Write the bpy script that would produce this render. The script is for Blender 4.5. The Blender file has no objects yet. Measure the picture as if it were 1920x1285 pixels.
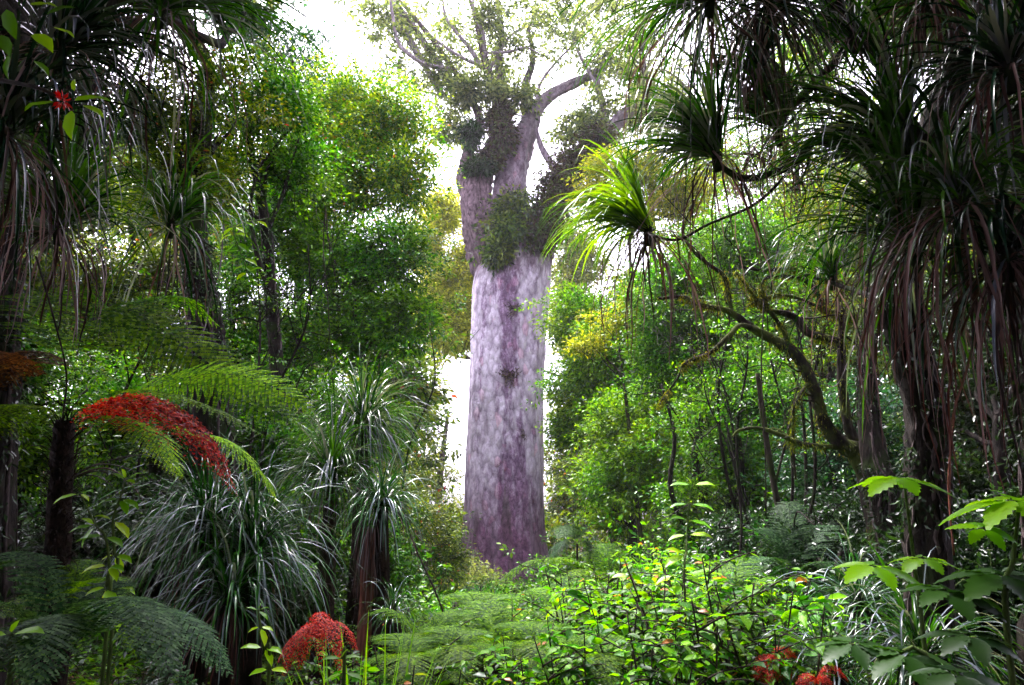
import bpy, math, random, zlib
import numpy as np
from mathutils import Vector, noise as mnoise

# ---------------------------------------------------------------- camera
FPX, CX, CY = 1280.0, 960.0, 642.5            # photo pixels
PITCH = math.radians(13.5)
EYE = np.array([0.0, 0.0, 1.7])
SC = bpy.context.scene
COL = SC.collection
cam = bpy.data.cameras.new('camera')
cam.sensor_width = 36.0
cam.lens = 36.0 * FPX / 1920.0
cam.clip_start = 0.05
cam.clip_end = 600
camo = bpy.data.objects.new('camera', cam)
COL.objects.link(camo)
camo.location = EYE
camo.rotation_euler = (math.pi / 2 + PITCH, 0, 0)
SC.camera = camo

# ---------------------------------------------------------------- light
SUN_EL, SUN_AZ = math.radians(62), math.radians(-28)     # high, thin overcast, a little left behind the giant tree
SC.view_settings.view_transform = 'Standard'
SC.view_settings.look = 'None'
SC.view_settings.gamma = 1.0
SC.view_settings.exposure = 2.95
W = bpy.data.worlds.new('World')
SC.world = W
W.use_nodes = True
nt = W.node_tree
nt.nodes.clear()
wo = nt.nodes.new('ShaderNodeOutputWorld')
bg = nt.nodes.new('ShaderNodeBackground')
sky = nt.nodes.new('ShaderNodeTexSky')
sky.sky_type = 'NISHITA'
sky.sun_disc = False
sky.sun_elevation = SUN_EL
sky.sun_rotation = SUN_AZ
sky.dust_density = 4.0
sky.air_density = 1.2
hs = nt.nodes.new('ShaderNodeHueSaturation')     # cloud cover: grey-white with a faint lavender cast
hs.inputs['Saturation'].default_value = 0.12
tint = nt.nodes.new('ShaderNodeMixRGB')
tint.blend_type = 'MULTIPLY'
tint.inputs[0].default_value = 1.0
tint.inputs[2].default_value = (1.0, 0.93, 1.12, 1)
bg.inputs['Strength'].default_value = 0.14
nt.links.new(sky.outputs[0], hs.inputs['Color'])
nt.links.new(hs.outputs[0], tint.inputs[1])
nt.links.new(tint.outputs[0], bg.inputs['Color'])
nt.links.new(bg.outputs[0], wo.inputs['Surface'])
sl = bpy.data.lights.new('sun', 'SUN')
sl.energy = 1.5
sl.angle = math.radians(14)
sl.color = (1.0, 0.96, 0.9)
so = bpy.data.objects.new('sun', sl)
COL.objects.link(so)
sdir = Vector((math.sin(SUN_AZ) * math.cos(SUN_EL), math.cos(SUN_AZ) * math.cos(SUN_EL), math.sin(SUN_EL)))
so.rotation_euler = sdir.to_track_quat('Z', 'Y').to_euler()
cy = SC.cycles
cy.max_bounces = 6
cy.diffuse_bounces = 1
cy.glossy_bounces = 2
cy.transmission_bounces = 4
cy.transparent_max_bounces = 4
cy.caustics_reflective = False
cy.caustics_refractive = False

# ---------------------------------------------------------------- helpers
R = np.random.default_rng(7)
random.seed(7)
_c, _s = math.cos(PITCH), math.sin(PITCH)


def at(px, py, Y):
    """the point at forward distance Y that the photo shows at pixel (px, py)"""
    u, v = (px - CX) / FPX, (CY - py) / FPX
    d = np.array([u, _c - v * _s, _s + v * _c])
    return EYE + d * (Y / d[1])


def mpp(py, Y):
    """metres per photo pixel there"""
    v = (CY - py) / FPX
    return (Y / (_c - v * _s)) / FPX


def gz(x, y):
    """ground height"""
    x = np.asarray(x, float); y = np.asarray(y, float)
    yy = np.clip(y, -20, 38)
    z = -0.056 * yy - 0.02 * np.clip(y - 38, 0, 40)
    z = z + 0.16 * np.sin(x * 0.55 + 1.1) * np.cos(y * 0.43) + 0.06 * np.sin(x * 1.7 + y * 1.3)
    z = z + 0.05 * np.clip(np.abs(x) - 4, 0, 20) * np.exp(-((y - 8) / 14.0) ** 2)
    return z


def nrm(a):
    return a / np.maximum(np.linalg.norm(a, axis=-1, keepdims=True), 1e-9)


class MB:
    """collects vertices and faces; build() links them as ONE mesh object"""
    def __init__(self):
        self.v = []; self.f = {3: [], 4: []}; self.n = 0

    def add(self, verts, faces):
        faces = np.asarray(faces, np.int64)
        self.v.append(np.asarray(verts, np.float32))
        self.f[faces.shape[1]].append(faces + self.n)
        self.n += len(verts)

    def mesh(self, name, mat, smooth=True, origin=None):
        V = np.concatenate(self.v) if self.v else np.zeros((3, 3), np.float32)
        if origin is not None:
            V = V - np.asarray(origin, np.float32)
        me = bpy.data.meshes.new(name)
        f3 = np.concatenate(self.f[3]) if self.f[3] else np.zeros((0, 3), np.int64)
        f4 = np.concatenate(self.f[4]) if self.f[4] else np.zeros((0, 4), np.int64)
        nl = f3.size + f4.size
        me.vertices.add(len(V)); me.vertices.foreach_set('co', V.ravel())
        me.loops.add(nl); me.loops.foreach_set('vertex_index', np.concatenate([f3.ravel(), f4.ravel()]).astype(np.int32))
        st = np.concatenate([np.arange(len(f3)) * 3, f3.size + np.arange(len(f4)) * 4]).astype(np.int32)
        me.polygons.add(len(st)); me.polygons.foreach_set('loop_start', st)
        me.polygons.foreach_set('use_smooth', np.full(len(st), smooth))
        me.materials.append(mat)
        me.update(calc_edges=True)
        return me

    def build(self, name, mat, parent=None, smooth=True):
        org = np.array(parent.location) if parent is not None else None
        o = bpy.data.objects.new(name, self.mesh(name, mat, smooth, org))
        COL.objects.link(o)
        if parent is not None:
            o.parent = parent
        return o


def thing(name, label, cat, loc, group=None):
    global R
    R = np.random.default_rng(zlib.crc32((name + label).encode()))
    o = bpy.data.objects.new(name, None)
    COL.objects.link(o)
    o.empty_display_size = 0.1
    o.location = [float(a) for a in loc]
    o['label'] = label; o['category'] = cat
    if group: o['group'] = group
    return o


def tag(o, label, cat, group=None, kind=None):
    o['label'] = label; o['category'] = cat
    if group: o['group'] = group
    if kind: o['kind'] = kind
    return o


def spline(pts, n=6):
    """Catmull-Rom through pts (any width rows)"""
    P = np.asarray(pts, float)
    if len(P) < 3:
        t = np.linspace(0, 1, n + 1)[:, None]
        return P[0] * (1 - t) + P[-1] * t
    P = np.vstack([2 * P[0] - P[1], P, 2 * P[-1] - P[-2]])
    out = []
    for i in range(1, len(P) - 2):
        p0, p1, p2, p3 = P[i - 1:i + 3]
        for t in np.linspace(0, 1, n, endpoint=False):
            out.append(.5 * ((2 * p1) + (p2 - p0) * t + (2 * p0 - 5 * p1 + 4 * p2 - p3) * t * t + (3 * p1 - p0 - 3 * p2 + p3) * t ** 3))
    out.append(P[-2])
    return np.array(out)


def tube(mb, pts, rad, seg=6, rough=0.0, n=None, fl=0):
    """tapered tube through pts with a radius for each"""
    P = np.asarray(pts, float)
    if np.isscalar(rad): rad = [rad, rad * .6]
    rad = np.interp(np.linspace(0, 1, len(P)), np.linspace(0, 1, len(rad)), rad)
    if n:
        Q = spline(np.hstack([P, rad[:, None]]), n); P = Q[:, :3]; rad = np.maximum(Q[:, 3], 1e-4)
    T = nrm(np.gradient(P, axis=0))
    a = np.array([1.0, 0, 0]) if abs(T[0][0]) < .8 else np.array([0, 1.0, 0])
    ang = np.linspace(0, 2 * math.pi, seg, endpoint=False)
    rings = []
    ph = R.random(4) * 6.28
    for i in range(len(P)):
        a = a - T[i] * a.dot(T[i]); a /= np.linalg.norm(a)
        b = np.cross(T[i], a)
        r = np.full(seg, rad[i])
        if rough:
            r = r * (1 + rough * (R.random(seg) - .5))
        if fl:
            r = r * (1 + fl * (np.sin(ang * 3 + ph[0] + i * .13) * .5 + np.sin(ang * 5 + ph[1] - i * .09) * .35))
        rings.append(P[i] + np.outer(np.cos(ang) * r, a) + np.outer(np.sin(ang) * r, b))
    V = np.vstack(rings + [P[-1:]])
    F = []
    for i in range(len(P) - 1):
        k = np.arange(seg)
        F.append(np.stack([i * seg + k, i * seg + (k + 1) % seg, (i + 1) * seg + (k + 1) % seg, (i + 1) * seg + k], 1))
    k = np.arange(seg)
    base = (len(P) - 1) * seg
    m = mb.n
    mb.add(V, np.vstack(F))
    mb.f[3].append(np.stack([base + k, base + (k + 1) % seg, np.full(seg, len(V) - 1)], 1) + m)
    return P, rad


DEN = 2.3
def to_ground(A):
    """carry the foot of a trunk down to the ground the way it already leans"""
    f = A[0]; d = A[0, :3] - A[1, :3]; g = float(gz(f[0], f[1]))
    if f[2] > g + .05:
        k = (f[2] - g) / max(.05, -d[2])
        dx = np.clip(d[:2] * k, -1.2, 1.2)
        nx, ny = f[0] + dx[0], f[1] + dx[1]
        g = float(gz(nx, ny))
        A = np.vstack([[nx, ny, g - .2, f[3] * 1.25], A])
    return A, g


# leaf templates: (along, across, out-of-plane) for a unit leaf
TPL = {}
TPL['small'] = (np.array([[0, 0, 0], [.45, .5, .06], [1, 0, -.08], [.45, -.5, .06]]), np.array([[0, 2, 1], [0, 3, 2]]))
TPL['broad'] = (np.array([[0, 0, 0], [.3, 0, -.03], [.65, 0, -.02], [1, 0, -.16], [.22, .36, .05], [.6, .42, .05], [.85, .2, -.04],
                          [.22, -.36, .05], [.6, -.42, .05], [.85, -.2, -.04]]),
                np.array([[0, 1, 4], [1, 5, 4], [1, 2, 5], [2, 6, 5], [2, 3, 6], [0, 7, 1], [1, 7, 8], [1, 8, 2], [2, 8, 9], [2, 9, 3]]))


def serrated(n=7, depth=.1, w=.5):
    v = [[0, 0, 0]]; f = []
    ts = np.linspace(0, 1, n + 1)
    mid = [[t, 0, -.12 * t * t] for t in ts]
    up = []
    for i in range(2 * n):
        t = (i + .5) / (2 * n)
        ww = w * math.sin(math.pi * t ** .8) ** .8 * (1 if i % 2 else 1 - depth * 2.2)
        up.append([t + (.02 if i % 2 else 0), ww, .07 * ww / w - .12 * t * t - .03 * (i % 2)])
    V = np.array(mid + up + [[a, -b, c] for a, b, c in up])
    m = n + 1
    for s, off in ((1, m), (-1, m + 2 * n)):
        for i in range(n):
            a, b = off + 2 * i, off + 2 * i + 1
            tr = [[i, a, b], [i, b, i + 1]] + ([[i + 1, b, b + 1]] if i < n - 1 else [])
            for t in tr: f.append(t if s < 0 else t[::-1])
    return V, np.array(f)


TPL['toothed'] = serrated()


def scatter(mb, tpl, pos, dr, nm, ln, wd):
    """a leaf at every pos, pointing along dr, facing nm, ln long and wd wide"""
    T, F = TPL[tpl]
    N = len(pos)
    if N == 0: return
    dr = nrm(dr); sd = nrm(np.cross(nm, dr)); up = np.cross(dr, sd)
    ln = np.broadcast_to(np.asarray(ln, float), (N,))[:, None, None]; wd = np.broadcast_to(np.asarray(wd, float), (N,))[:, None, None]
    V = pos[:, None] + dr[:, None] * T[None, :, :1] * ln + sd[:, None] * T[None, :, 1:2] * wd + up[:, None] * T[None, :, 2:3] * ln
    FF = F[None] + (np.arange(N) * len(T))[:, None, None]
    mb.add(V.reshape(-1, 3), FF.reshape(-1, 3))


def straps(mb, org, dr, L, w, droop, seg=9, twist=.3, kink=0.0, wob=.03):
    """long arching strap leaves: V-folded ribbons bending under their weight. org, dr (N,3); L, w, droop (N)"""
    N = len(org)
    dr = nrm(dr); L = np.broadcast_to(L, (N,)); w = np.broadcast_to(w, (N,)); droop = np.broadcast_to(droop, (N,))
    P = org.copy(); D = dr.copy()
    sd = nrm(np.cross(D, np.array([0, 0, 1.0]) + 1e-3)) ; tw = R.normal(0, twist, (N, 1))
    Vs = []
    brk = R.integers(3, seg, N)
    for i in range(seg + 1):
        t = i / seg
        prof = min(1.0, .55 + t * 2.2) * (1 - t ** 3.0) ** .8 + .02
        up = nrm(np.cross(sd, D))
        s2 = nrm(sd + up * tw * t)
        u2 = np.cross(s2, D)
        h = (w * prof)[:, None] * .5
        Vs.append(np.stack([P + s2 * h + u2 * h * .35, P, P - s2 * h + u2 * h * .35], 1))
        P = P + D * (L / seg)[:, None]
        dz = (droop * (0.4 + 1.6 * t) / seg * 3.0)[:, None]
        if kink:
            dz = dz + ((brk == i) * (R.random(N) < kink))[:, None] * 1.6
        D = nrm(D + np.array([0, 0, -1.0]) * dz + R.normal(0, wob, (N, 3)))
        sd = nrm(sd - D * np.sum(sd * D, 1, keepdims=True))
    V = np.stack(Vs, 1).reshape(N, -1, 3)
    F = []
    for i in range(seg):
        a = i * 3
        F += [[a, a + 1, a + 4, a + 3], [a + 1, a + 2, a + 5, a + 4]]
    F = np.array(F)
    FF = F[None] + (np.arange(N) * V.shape[1])[:, None, None]
    mb.add(V.reshape(-1, 3), FF.reshape(-1, 4))


def sph(n, zmin=-1, zmax=1):
    z = R.uniform(zmin, zmax, n); a = R.uniform(0, 2 * math.pi, n); r = np.sqrt(1 - z * z)
    return np.stack([r * np.cos(a), r * np.sin(a), z], 1)


def crown_leaves(mb, tw, c, rad, n, ln, wd, tpl='small', per=24, cr=.3, gap=.0, flat=.55, jit=.5, twig=.5, freq=.9, droop=.35, sp=.22):
    """leaves in clumps through an ellipsoid: uneven outline, gaps, twigs into tw"""
    c = np.asarray(c, float); rad = np.asarray(rad, float)
    m = max(3, int(n * DEN / per))
    C = sph(m) * (R.random((m, 1)) ** .42)
    # bumpy outline
    off = R.random(3) * 50
    bump = np.array([mnoise.noise(Vector(q * 1.7 + off)) for q in C])
    stray = np.where(R.random(m) < sp, R.uniform(1.1, 1.55, m), 1.0)
    C = C * ((1 + .8 * bump) * stray)[:, None] * rad + c
    if gap > -1:
        keep = np.array([mnoise.noise(Vector(q * freq + off)) * .6 + mnoise.noise(Vector(q * freq * 2.6 + off)) * .6 for q in C]) > (-.24 + gap)
        C = C[keep]
    m = len(C)
    if m == 0: return
    cs = cr * R.uniform(.45, 1.5, m)
    out = nrm(C - c + np.array([0, 0, .2]))
    K = m * per
    ci = np.repeat(np.arange(m), per)
    o = R.normal(0, .5, (K, 3)) * np.array([1, 1, flat]) * cs[ci][:, None]
    pos = C[ci] + o
    dr = nrm(o * 1.2 / cs[ci][:, None] + out[ci] * .5 + R.normal(0, .5, (K, 3)) + np.array([0, 0, -droop]))
    nm = nrm(np.array([0, 0, 1.0]) + R.normal(0, jit, (K, 3)) + out[ci] * .2)
    s = R.uniform(.65, 1.6, K)
    scatter(mb, tpl, pos, dr, nm, ln * s, wd * s)
    if tw is not None and twig > 0:
        for i in range(m):
            if R.random() > twig / DEN: continue
            e = C[i]; st = e - out[i] * cs[i] * R.uniform(1.2, 3.0) + R.normal(0, .12, 3) * cs[i]
            st[2] -= cs[i] * .5
            md = (st + e) / 2 + R.normal(0, .1, 3) * cs[i] * 2
            tube(tw, [st, md, e], [.011 * max(1, cr / .3), .004], 3)


def limb(tw, a, b, r0, r1, wob=.12, seg=6, n=4, sag=.0):
    a = np.asarray(a, float); b = np.asarray(b, float); L = np.linalg.norm(b - a)
    pts = [a]
    for t in (.25, .5, .75):
        pts.append(a + (b - a) * t + R.normal(0, wob, 3) * L * .5 + np.array([0, 0, sag * L * math.sin(t * 3.14)]))
    pts.append(b)
    tube(tw, pts, [r0, (r0 + r1) / 2, r1], seg, .15, n)


# ---------------------------------------------------------------- materials
def newmat(name):
    m = bpy.data.materials.new(name); m.use_nodes = True
    t = m.node_tree; t.nodes.clear()
    return m, t, t.nodes.new('ShaderNodeOutputMaterial')


def ramp(t, stops, interp='LINEAR'):
    r = t.nodes.new('ShaderNodeValToRGB'); r.color_ramp.interpolation = interp
    e = r.color_ramp.elements
    while len(e) < len(stops): e.new(.5)
    for el, (p, c) in zip(e, stops):
        el.position = p; el.color = (c[0], c[1], c[2], 1)
    return r


GAIN = 1.3


def leafmat(name, cols, trans=.35, rough=.34, spec=.35, tcol=(1.6, 1.5, .5), rare=None, drift=True):
    """per-leaf colour from the random value of each mesh island, part reflected and part let through"""
    m, t, out = newmat(name)
    sat = 1.18
    def boost(c):
        l = .3 * c[0] + .6 * c[1] + .1 * c[2]
        return tuple(min(.75, max(.002, (l + (x - l) * sat) * GAIN)) for x in c)
    cols = [boost(c) for c in cols]
    cols = [tuple(x * .55 for x in cols[0])] + cols + [tuple(min(.8, x * 1.45) for x in cols[-1])]
    g = t.nodes.new('ShaderNodeNewGeometry')
    st = [(i / max(1, len(cols) - 1) * (.97 if rare else 1), c) for i, c in enumerate(cols)]
    if rare: st += [(.982, cols[-1]), (.988, rare)]
    r = ramp(t, st)
    t.links.new(g.outputs['Random Per Island'], r.inputs[0])
    # slow drift of tone between parts of a crown, and mottling of the leaf
    tc = t.nodes.new('ShaderNodeTexCoord')
    nz = t.nodes.new('ShaderNodeTexNoise'); nz.inputs['Scale'].default_value = .8; nz.inputs['Detail'].default_value = 3
    t.links.new(tc.outputs['Object'], nz.inputs['Vector'])
    mr = t.nodes.new('ShaderNodeMapRange'); mr.inputs[1].default_value = .3; mr.inputs[2].default_value = .7
    mr.inputs[3].default_value = .62; mr.inputs[4].default_value = 1.4
    t.links.new(nz.outputs[0], mr.inputs[0])
    mu = t.nodes.new('ShaderNodeVectorMath'); mu.operation = 'SCALE'
    t.links.new(r.outputs[0], mu.inputs[0]); t.links.new(mr.outputs[0], mu.inputs['Scale'])
    sp_ = t.nodes.new('ShaderNodeSeparateXYZ'); n2 = t.nodes.new('ShaderNodeTexNoise'); n2.inputs['Scale'].default_value = .55; n2.inputs['Detail'].default_value = 2
    t.links.new(tc.outputs['Object'], n2.inputs['Vector']); t.links.new(n2.outputs['Color'], sp_.inputs[0])
    mh = t.nodes.new('ShaderNodeMapRange'); mh.inputs[1].default_value = .3; mh.inputs[2].default_value = .7; mh.inputs[3].default_value = .455; mh.inputs[4].default_value = .505
    t.links.new(sp_.outputs['X'], mh.inputs[0])
    hv = t.nodes.new('ShaderNodeHueSaturation'); t.links.new(mh.outputs[0], hv.inputs['Hue']); t.links.new(mu.outputs[0], hv.inputs['Color'])
    if drift: mu = hv
    p = t.nodes.new('ShaderNodeBsdfPrincipled')
    p.inputs['Roughness'].default_value = rough
    p.inputs['Specular IOR Level'].default_value = spec
    t.links.new(mu.outputs[0], p.inputs['Base Color'])
    tm = t.nodes.new('ShaderNodeVectorMath'); tm.operation = 'MULTIPLY'; tm.inputs[1].default_value = tcol
    t.links.new(mu.outputs[0], tm.inputs[0])
    tr = t.nodes.new('ShaderNodeBsdfTranslucent'); t.links.new(tm.outputs[0], tr.inputs['Color'])
    mx = t.nodes.new('ShaderNodeMixShader'); mx.inputs[0].default_value = trans
    t.links.new(p.outputs[0], mx.inputs[1]); t.links.new(tr.outputs[0], mx.inputs[2])
    t.links.new(mx.outputs[0], out.inputs['Surface'])
    return m


def barkmat(name, dark, light, moss=None, mossamt=.5, scale=6, stretch=.25, rough=.9):
    m, t, out = newmat(name)
    tc = t.nodes.new('ShaderNodeTexCoord')
    mp = t.nodes.new('ShaderNodeMapping'); mp.inputs['Scale'].default_value = (1, 1, stretch)
    t.links.new(tc.outputs['Object'], mp.inputs[0])
    nz = t.nodes.new('ShaderNodeTexNoise'); nz.inputs['Scale'].default_value = scale; nz.inputs['Detail'].default_value = 6; nz.inputs['Roughness'].default_value = .65
    t.links.new(mp.outputs[0], nz.inputs['Vector'])
    r = ramp(t, [(.35, dark), (.68, light)])
    t.links.new(nz.outputs[0], r.inputs[0])
    col = r.outputs[0]
    if moss:
        n2 = t.nodes.new('ShaderNodeTexNoise'); n2.inputs['Scale'].default_value = 2.2; n2.inputs['Detail'].default_value = 5
        t.links.new(tc.outputs['Object'], n2.inputs['Vector'])
        r2 = ramp(t, [(.62 - mossamt * .3, (0, 0, 0)), (.72 - mossamt * .3, (1, 1, 1))])
        t.links.new(n2.outputs[0], r2.inputs[0])
        mx = t.nodes.new('ShaderNodeMixRGB'); t.links.new(r2.outputs[0], mx.inputs[0])
        t.links.new(col, mx.inputs[1]); mx.inputs[2].default_value = (*moss, 1)
        col = mx.outputs[0]
    p = t.nodes.new('ShaderNodeBsdfPrincipled'); p.inputs['Roughness'].default_value = rough
    p.inputs['Specular IOR Level'].default_value = .12
    t.links.new(col, p.inputs['Base Color'])
    b = t.nodes.new('ShaderNodeBump'); b.inputs['Strength'].default_value = 1.0; b.inputs['Distance'].default_value = .04
    t.links.new(nz.outputs[0], b.inputs['Height']); t.links.new(b.outputs[0], p.inputs['Normal'])
    t.links.new(p.outputs[0], out.inputs['Surface'])
    return m


M = {}
M['yellowgreen'] = leafmat('yellow_green_leaf', [(.025, .09, .008), (.06, .16, .01), (.12, .23, .012), (.2, .27, .015)], .42, rare=(.4, .13, .02), drift=False)
M['green'] = leafmat('green_leaf', [(.01, .055, .006), (.022, .11, .008), (.04, .16, .01), (.08, .21, .012)], .38)
M['brightgreen'] = leafmat('bright_green_leaf', [(.03, .10, .012), (.06, .18, .016), (.12, .25, .02)], .45)
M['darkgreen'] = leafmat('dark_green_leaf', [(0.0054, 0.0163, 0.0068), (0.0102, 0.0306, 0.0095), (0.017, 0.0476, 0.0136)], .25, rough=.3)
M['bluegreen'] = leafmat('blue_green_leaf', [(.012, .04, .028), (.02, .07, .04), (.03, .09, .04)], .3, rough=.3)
M['olive'] = leafmat('olive_leaf', [(.02, .05, .01), (.05, .10, .012), (.10, .16, .02)], .35, rare=(.35, .12, .03))
M['kauri'] = leafmat('kauri_leaf', [(.05, .08, .045), (.10, .14, .07), (.18, .22, .11)], .5, rough=.5, drift=False)
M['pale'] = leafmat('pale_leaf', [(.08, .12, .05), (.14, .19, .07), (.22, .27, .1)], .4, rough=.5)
M['gold'] = leafmat('golden_leaf', [(.09, .13, .02), (.17, .21, .03), (.27, .28, .05)], .4, rough=.5, drift=False)
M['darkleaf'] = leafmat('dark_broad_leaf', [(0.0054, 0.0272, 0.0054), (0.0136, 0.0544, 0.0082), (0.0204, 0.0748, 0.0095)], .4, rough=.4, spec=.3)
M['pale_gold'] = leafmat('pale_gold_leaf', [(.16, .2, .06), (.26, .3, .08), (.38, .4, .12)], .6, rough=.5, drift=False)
M['lime'] = leafmat('lime_leaf', [(.03, .12, .006), (.07, .21, .008), (.14, .30, .01)], .5, rough=.5, spec=.25, tcol=(1.6, 1.5, .4), rare=(.5, .16, .02), drift=False)
M['lime_hero'] = leafmat('young_lime_leaf', [(.14, .33, .012), (.22, .45, .02), (.3, .5, .02)], .5, rough=.3, tcol=(1.5, 1.4, .4), drift=False)
M['midshrub'] = leafmat('shrub_leaf', [(.012, .06, .008), (.03, .12, .010), (.07, .19, .012)], .42, rough=.45, spec=.3)
M['strap'] = leafmat('strap_leaf', [(0.0034, 0.017, 0.0034), (0.0095, 0.0408, 0.0048), (0.0238, 0.0748, 0.0068), (0.034, 0.0884, 0.0082), (0.0204, 0.0544, 0.0136), (0.0952, 0.1088, 0.136)], .38, rough=.2, spec=.45, drift=False)  # silvery last colour paints sky sheen into some leaves
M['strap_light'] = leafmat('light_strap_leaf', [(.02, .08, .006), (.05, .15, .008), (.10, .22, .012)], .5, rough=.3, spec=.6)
M['strap_dark'] = leafmat('dark_strap_leaf', [(0.0027, 0.0095, 0.0068), (0.0054, 0.0204, 0.0109), (0.0102, 0.0306, 0.0136), (0.068, 0.0748, 0.102)], .2, rough=.2, spec=.4, drift=False)  # pale last colour stands in for glints of sky
M['tussock'] = leafmat('tussock_leaf', [(.004, .025, .005), (.010, .05, .008), (.02, .08, .012), (.03, .10, .02), (.03, .10, .02), (.14, .17, .19)], .15, rough=.19, spec=.5, drift=False)  # pale last colour paints reflected-sky highlights onto some leaves
M['dead'] = leafmat('dead_strap_leaf', [(0.0136, 0.0061, 0.0048), (0.034, 0.0136, 0.0102), (0.0748, 0.0374, 0.0306), (0.1632, 0.1156, 0.1156)], .2, rough=.6, tcol=(1.2, 1, .8), drift=False)
M['deadred'] = leafmat('red_brown_dead_leaf', [(0.0122, 0.0054, 0.0048), (0.0272, 0.0095, 0.0082), (0.0544, 0.017, 0.0136), (0.0816, 0.0476, 0.0442)], .2, rough=.55, tcol=(1.3, .8, .6), drift=False)
M['fern'] = leafmat('fern_pinna', [(.02, .08, .01), (.045, .13, .014), (.08, .19, .02)], .45, rough=.6, spec=.15)
M['fern_light'] = leafmat('light_fern_pinna', [(.10, .24, .01), (.18, .36, .015), (.28, .45, .03)], .45, rough=.6, spec=.15, drift=False)
M['fern_grey'] = leafmat('grey_green_fern_pinna', [(0.0082, 0.0374, 0.0122), (0.0204, 0.0612, 0.0204), (0.0408, 0.0952, 0.0374)], .35, rough=.6, spec=.15)
M['fern_red'] = leafmat('red_fern_pinna', [(.12, .005, .003), (.32, .012, .005), (.55, .025, .012), (.5, .09, .05)], .4, rough=.6, tcol=(1.3, .8, .6), drift=False)
M['fern_brown'] = leafmat('brown_fern_pinna', [(.025, .010, .005), (.05, .02, .008), (.09, .045, .015)], .4, rough=.6, tcol=(1.3, 1, .6), drift=False)
M['moss'] = leafmat('moss', [(.02, .035, .006), (.05, .08, .01), (.11, .13, .015)], .3, rough=.8)
M['epiphyte'] = leafmat('epiphyte_leaf', [(.01, .03, .008), (.03, .07, .014), (.07, .12, .02)], .3, rough=.45)
M['epibrown'] = leafmat('brown_epiphyte', [(.02, .014, .012), (.06, .04, .03), (.04, .06, .02)], .25, rough=.7)
M['knotty'] = leafmat('knot_tuft', [(.02, .014, .016), (.05, .035, .04), (.10, .08, .06)], .1, rough=.8, drift=False)
M['orange'] = leafmat('orange_leaf', [(.45, .08, .01), (.55, .16, .02)], .4, rough=.5, tcol=(1.3, 1, .6))
M['redflower'] = leafmat('red_flower', [(.4, .01, .01), (.55, .03, .01)], .3, rough=.5, tcol=(1.2, .8, .8), drift=False)
M['litter'] = leafmat('leaf_litter', [(.03, .018, .012), (.07, .035, .02), (.13, .07, .035), (.05, .08, .02)], .15, rough=.8, drift=False)
M['bark_dark'] = barkmat('dark_bark', (.004, .003, .003), (.035, .026, .022), (.02, .032, .008), .35, scale=16)
M['bark_mid'] = barkmat('brown_bark', (.012, .009, .007), (.085, .065, .052), (.04, .06, .012), .3, scale=14)
M['bark_grey'] = barkmat('grey_lavender_bark', (.05, .035, .042), (.30, .24, .29), (.05, .06, .03), .35, scale=5)
M['bark_limb'] = barkmat('rough_limb_bark', (.025, .015, .018), (.22, .155, .18), scale=7, stretch=.35)
M['bark_pale'] = barkmat('pale_branch_bark', (.12, .09, .10), (.42, .36, .42), scale=9)
M['bark_moss'] = barkmat('mossy_bark', (.008, .006, .005), (.035, .026, .018), (.06, .08, .012), .4, scale=14)
M['root'] = barkmat('climbing_root', (.03, .022, .02), (.16, .12, .12), scale=20)
M['stem_green'] = barkmat('green_stem', (.04, .07, .015), (.12, .18, .04), scale=20, rough=.6)
M['stem_dark'] = barkmat('dark_stem', (.02, .014, .012), (.07, .05, .04), scale=20, rough=.7)
M['fern_trunk'] = barkmat('fern_trunk', (.006, .004, .003), (.035, .02, .014), scale=22, stretch=.6)
M['fern_skirt'] = barkmat('rusty_fibre', (.05, .018, .012), (.26, .09, .06), scale=18, stretch=.12)


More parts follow.
